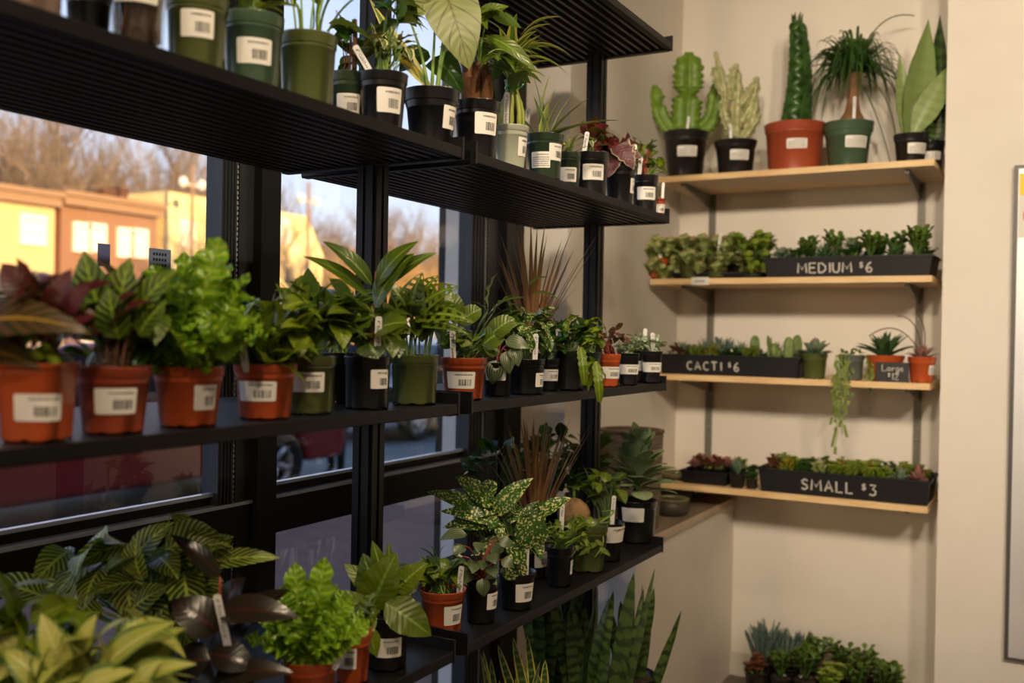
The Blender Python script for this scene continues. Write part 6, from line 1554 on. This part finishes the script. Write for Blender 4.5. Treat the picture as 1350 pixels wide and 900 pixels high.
# ---- floor trays at lower right
p0, p1 = on_yz(975, 3.74, .0), on_yz(1180, 3.74, .0)
e = empty('plant_stand', ((p0.x + p1.x) / 2, 3.89, 0)); hw = (p1.x - p0.x) / 2
mb = MB(); mb.box((-hw, -.15, .05), (hw, .15, .07)); bevel(mb.build('top', M_PINE, e), .002)
for sx in (-1, 1):
    for sy in (-1, 1):
        mb = MB(); mb.box((-.015, -.015, 0), (.015, .015, .05)); o = mb.build('leg', M_PINE, e); o.location = (sx * (hw - .03), sy * .12, 0)
tag(e, 'low wooden stand on the floor under the succulents at lower right', 'plant stand')
R = random.Random(4)
for j in range(3):
    for i in range(6):
        x = (p0.x + p1.x) / 2 - hw + .05 + (2 * hw - .1) * i / 5 + 0; y = 3.79 + .095 * j
        k = 'blue_chalksticks' if i < 2 and j > 0 else ('russet_sedum' if i == 0 else ('jade_plant' if R.random() < .75 else 'lime_sedum'))
        s = 1.75 if k != 'blue_chalksticks' else 1.95
        succ(k, (x, y, .07), s * R.uniform(.92, 1.05) * .98, R.uniform(0, 6), '%s in the %s row on the low floor stand' % (KIND[k][1], ('front', 'middle', 'back')[j]), 'succulents on the low floor stand')
# ------------------------------------------------------------------ camera, lights, world
cd = bpy.data.cameras.new('camera'); cam = bpy.data.objects.new('camera', cd); COL.objects.link(cam)
cam.matrix_world = Matrix.Translation(EYE) @ ROT.to_4x4()
cd.sensor_width = 36.0; cd.lens = F / 1350.0 * 36.0; cd.clip_start = .02; cd.clip_end = 400
cd.dof.use_dof = True; cd.dof.focus_distance = 2.15; cd.dof.aperture_fstop = 2.6
SC.camera = cam
def area(name, loc, rot, size, power, col, sy=None, spread=None):
    l = bpy.data.lights.new(name, 'AREA'); l.energy = power; l.color = col; l.size = size
    if sy: l.shape = 'RECTANGLE'; l.size_y = sy
    if spread: l.spread = spread
    o = bpy.data.objects.new(name, l); COL.objects.link(o); o.location = loc; o.rotation_euler = rot
    return o
WARM = (1.0, .78, .52)
def spot(loc, target, power, col=WARM, size=radians(75), blend=.8, r=.04):
    l = bpy.data.lights.new('track_light', 'SPOT'); l.energy = power; l.color = col; l.spot_size = size; l.spot_blend = blend; l.shadow_soft_size = r
    o = bpy.data.objects.new('track_light', l); COL.objects.link(o); o.location = loc
    o.rotation_euler = (V(target) - V(loc)).to_track_quat('-Z', 'Y').to_euler()
    return o
spot((-.1, .7, 3.0), (-1.25, 1.2, 1.3), 72)
spot((-.1, 1.9, 3.0), (-1.2, 2.3, 1.3), 66)
spot((.3, -.4, 3.0), (-1.2, .7, 1.4), 66)
for (x, y, p) in ((.5, -.5, 265), (-.15, -1.1, 265), (1.4, -.8, 265)):
    spot((x, y, 2.95), (-.45 + x * .45, 4.0, 1.85), p, col=(1.0, .83, .61), size=radians(50), blend=.9, r=.12)
area('pot_highlight_lamp', (-1.0, -3.7, 1.75), (radians(90), 0, 0), .14, 42, (1, .70, .40), sy=1.7)  # added lamp for warm upright highlights on the pots; no doorway here
area('ceiling_panel', (1.6, -1.2, 3.12), (0, 0, 0), 1.2, 14, (1, .84, .68))
# sun and sky
sun = bpy.data.lights.new('sun', 'SUN'); sun.energy = 13; sun.color = (1.0, .66, .30); sun.angle = radians(.6)
so = bpy.data.objects.new('sun', sun); COL.objects.link(so)
so.rotation_euler = V((-1.0, .42, -.17)).to_track_quat('-Z', 'Y').to_euler()
w = bpy.data.worlds.new('world'); SC.world = w; w.use_nodes = True
nt = w.node_tree; nt.nodes.clear()
out = nt.nodes.new('ShaderNodeOutputWorld'); bg = nt.nodes.new('ShaderNodeBackground'); nt.links.new(bg.outputs[0], out.inputs[0])
tc = nt.nodes.new('ShaderNodeTexCoord'); sx = nt.nodes.new('ShaderNodeSeparateXYZ'); nt.links.new(tc.outputs['Generated'], sx.inputs[0])
cr = nt.nodes.new('ShaderNodeValToRGB'); nt.links.new(sx.outputs[2], cr.inputs[0])
cr.color_ramp.elements[0].position = 0.0; cr.color_ramp.elements[0].color = c4(srgb(214, 220, 230))
cr.color_ramp.elements[1].position = .55; cr.color_ramp.elements[1].color = c4(srgb(140, 170, 218))
q = cr.color_ramp.elements.new(.18); q.color = c4(srgb(192, 206, 230))
nt.links.new(cr.outputs[0], bg.inputs[0]); bg.inputs[1].default_value = 2.0
SC.view_settings.view_transform = 'Standard'; SC.view_settings.look = 'None'; SC.view_settings.gamma = 1.0
SC.view_settings.use_curve_mapping = False; SC.view_settings.exposure = 0.0
SC.cycles.max_bounces = 8; SC.cycles.transparent_max_bounces = 16
SC.cycles.use_denoising = True
SC.cycles.caustics_reflective = False; SC.cycles.caustics_refractive = False
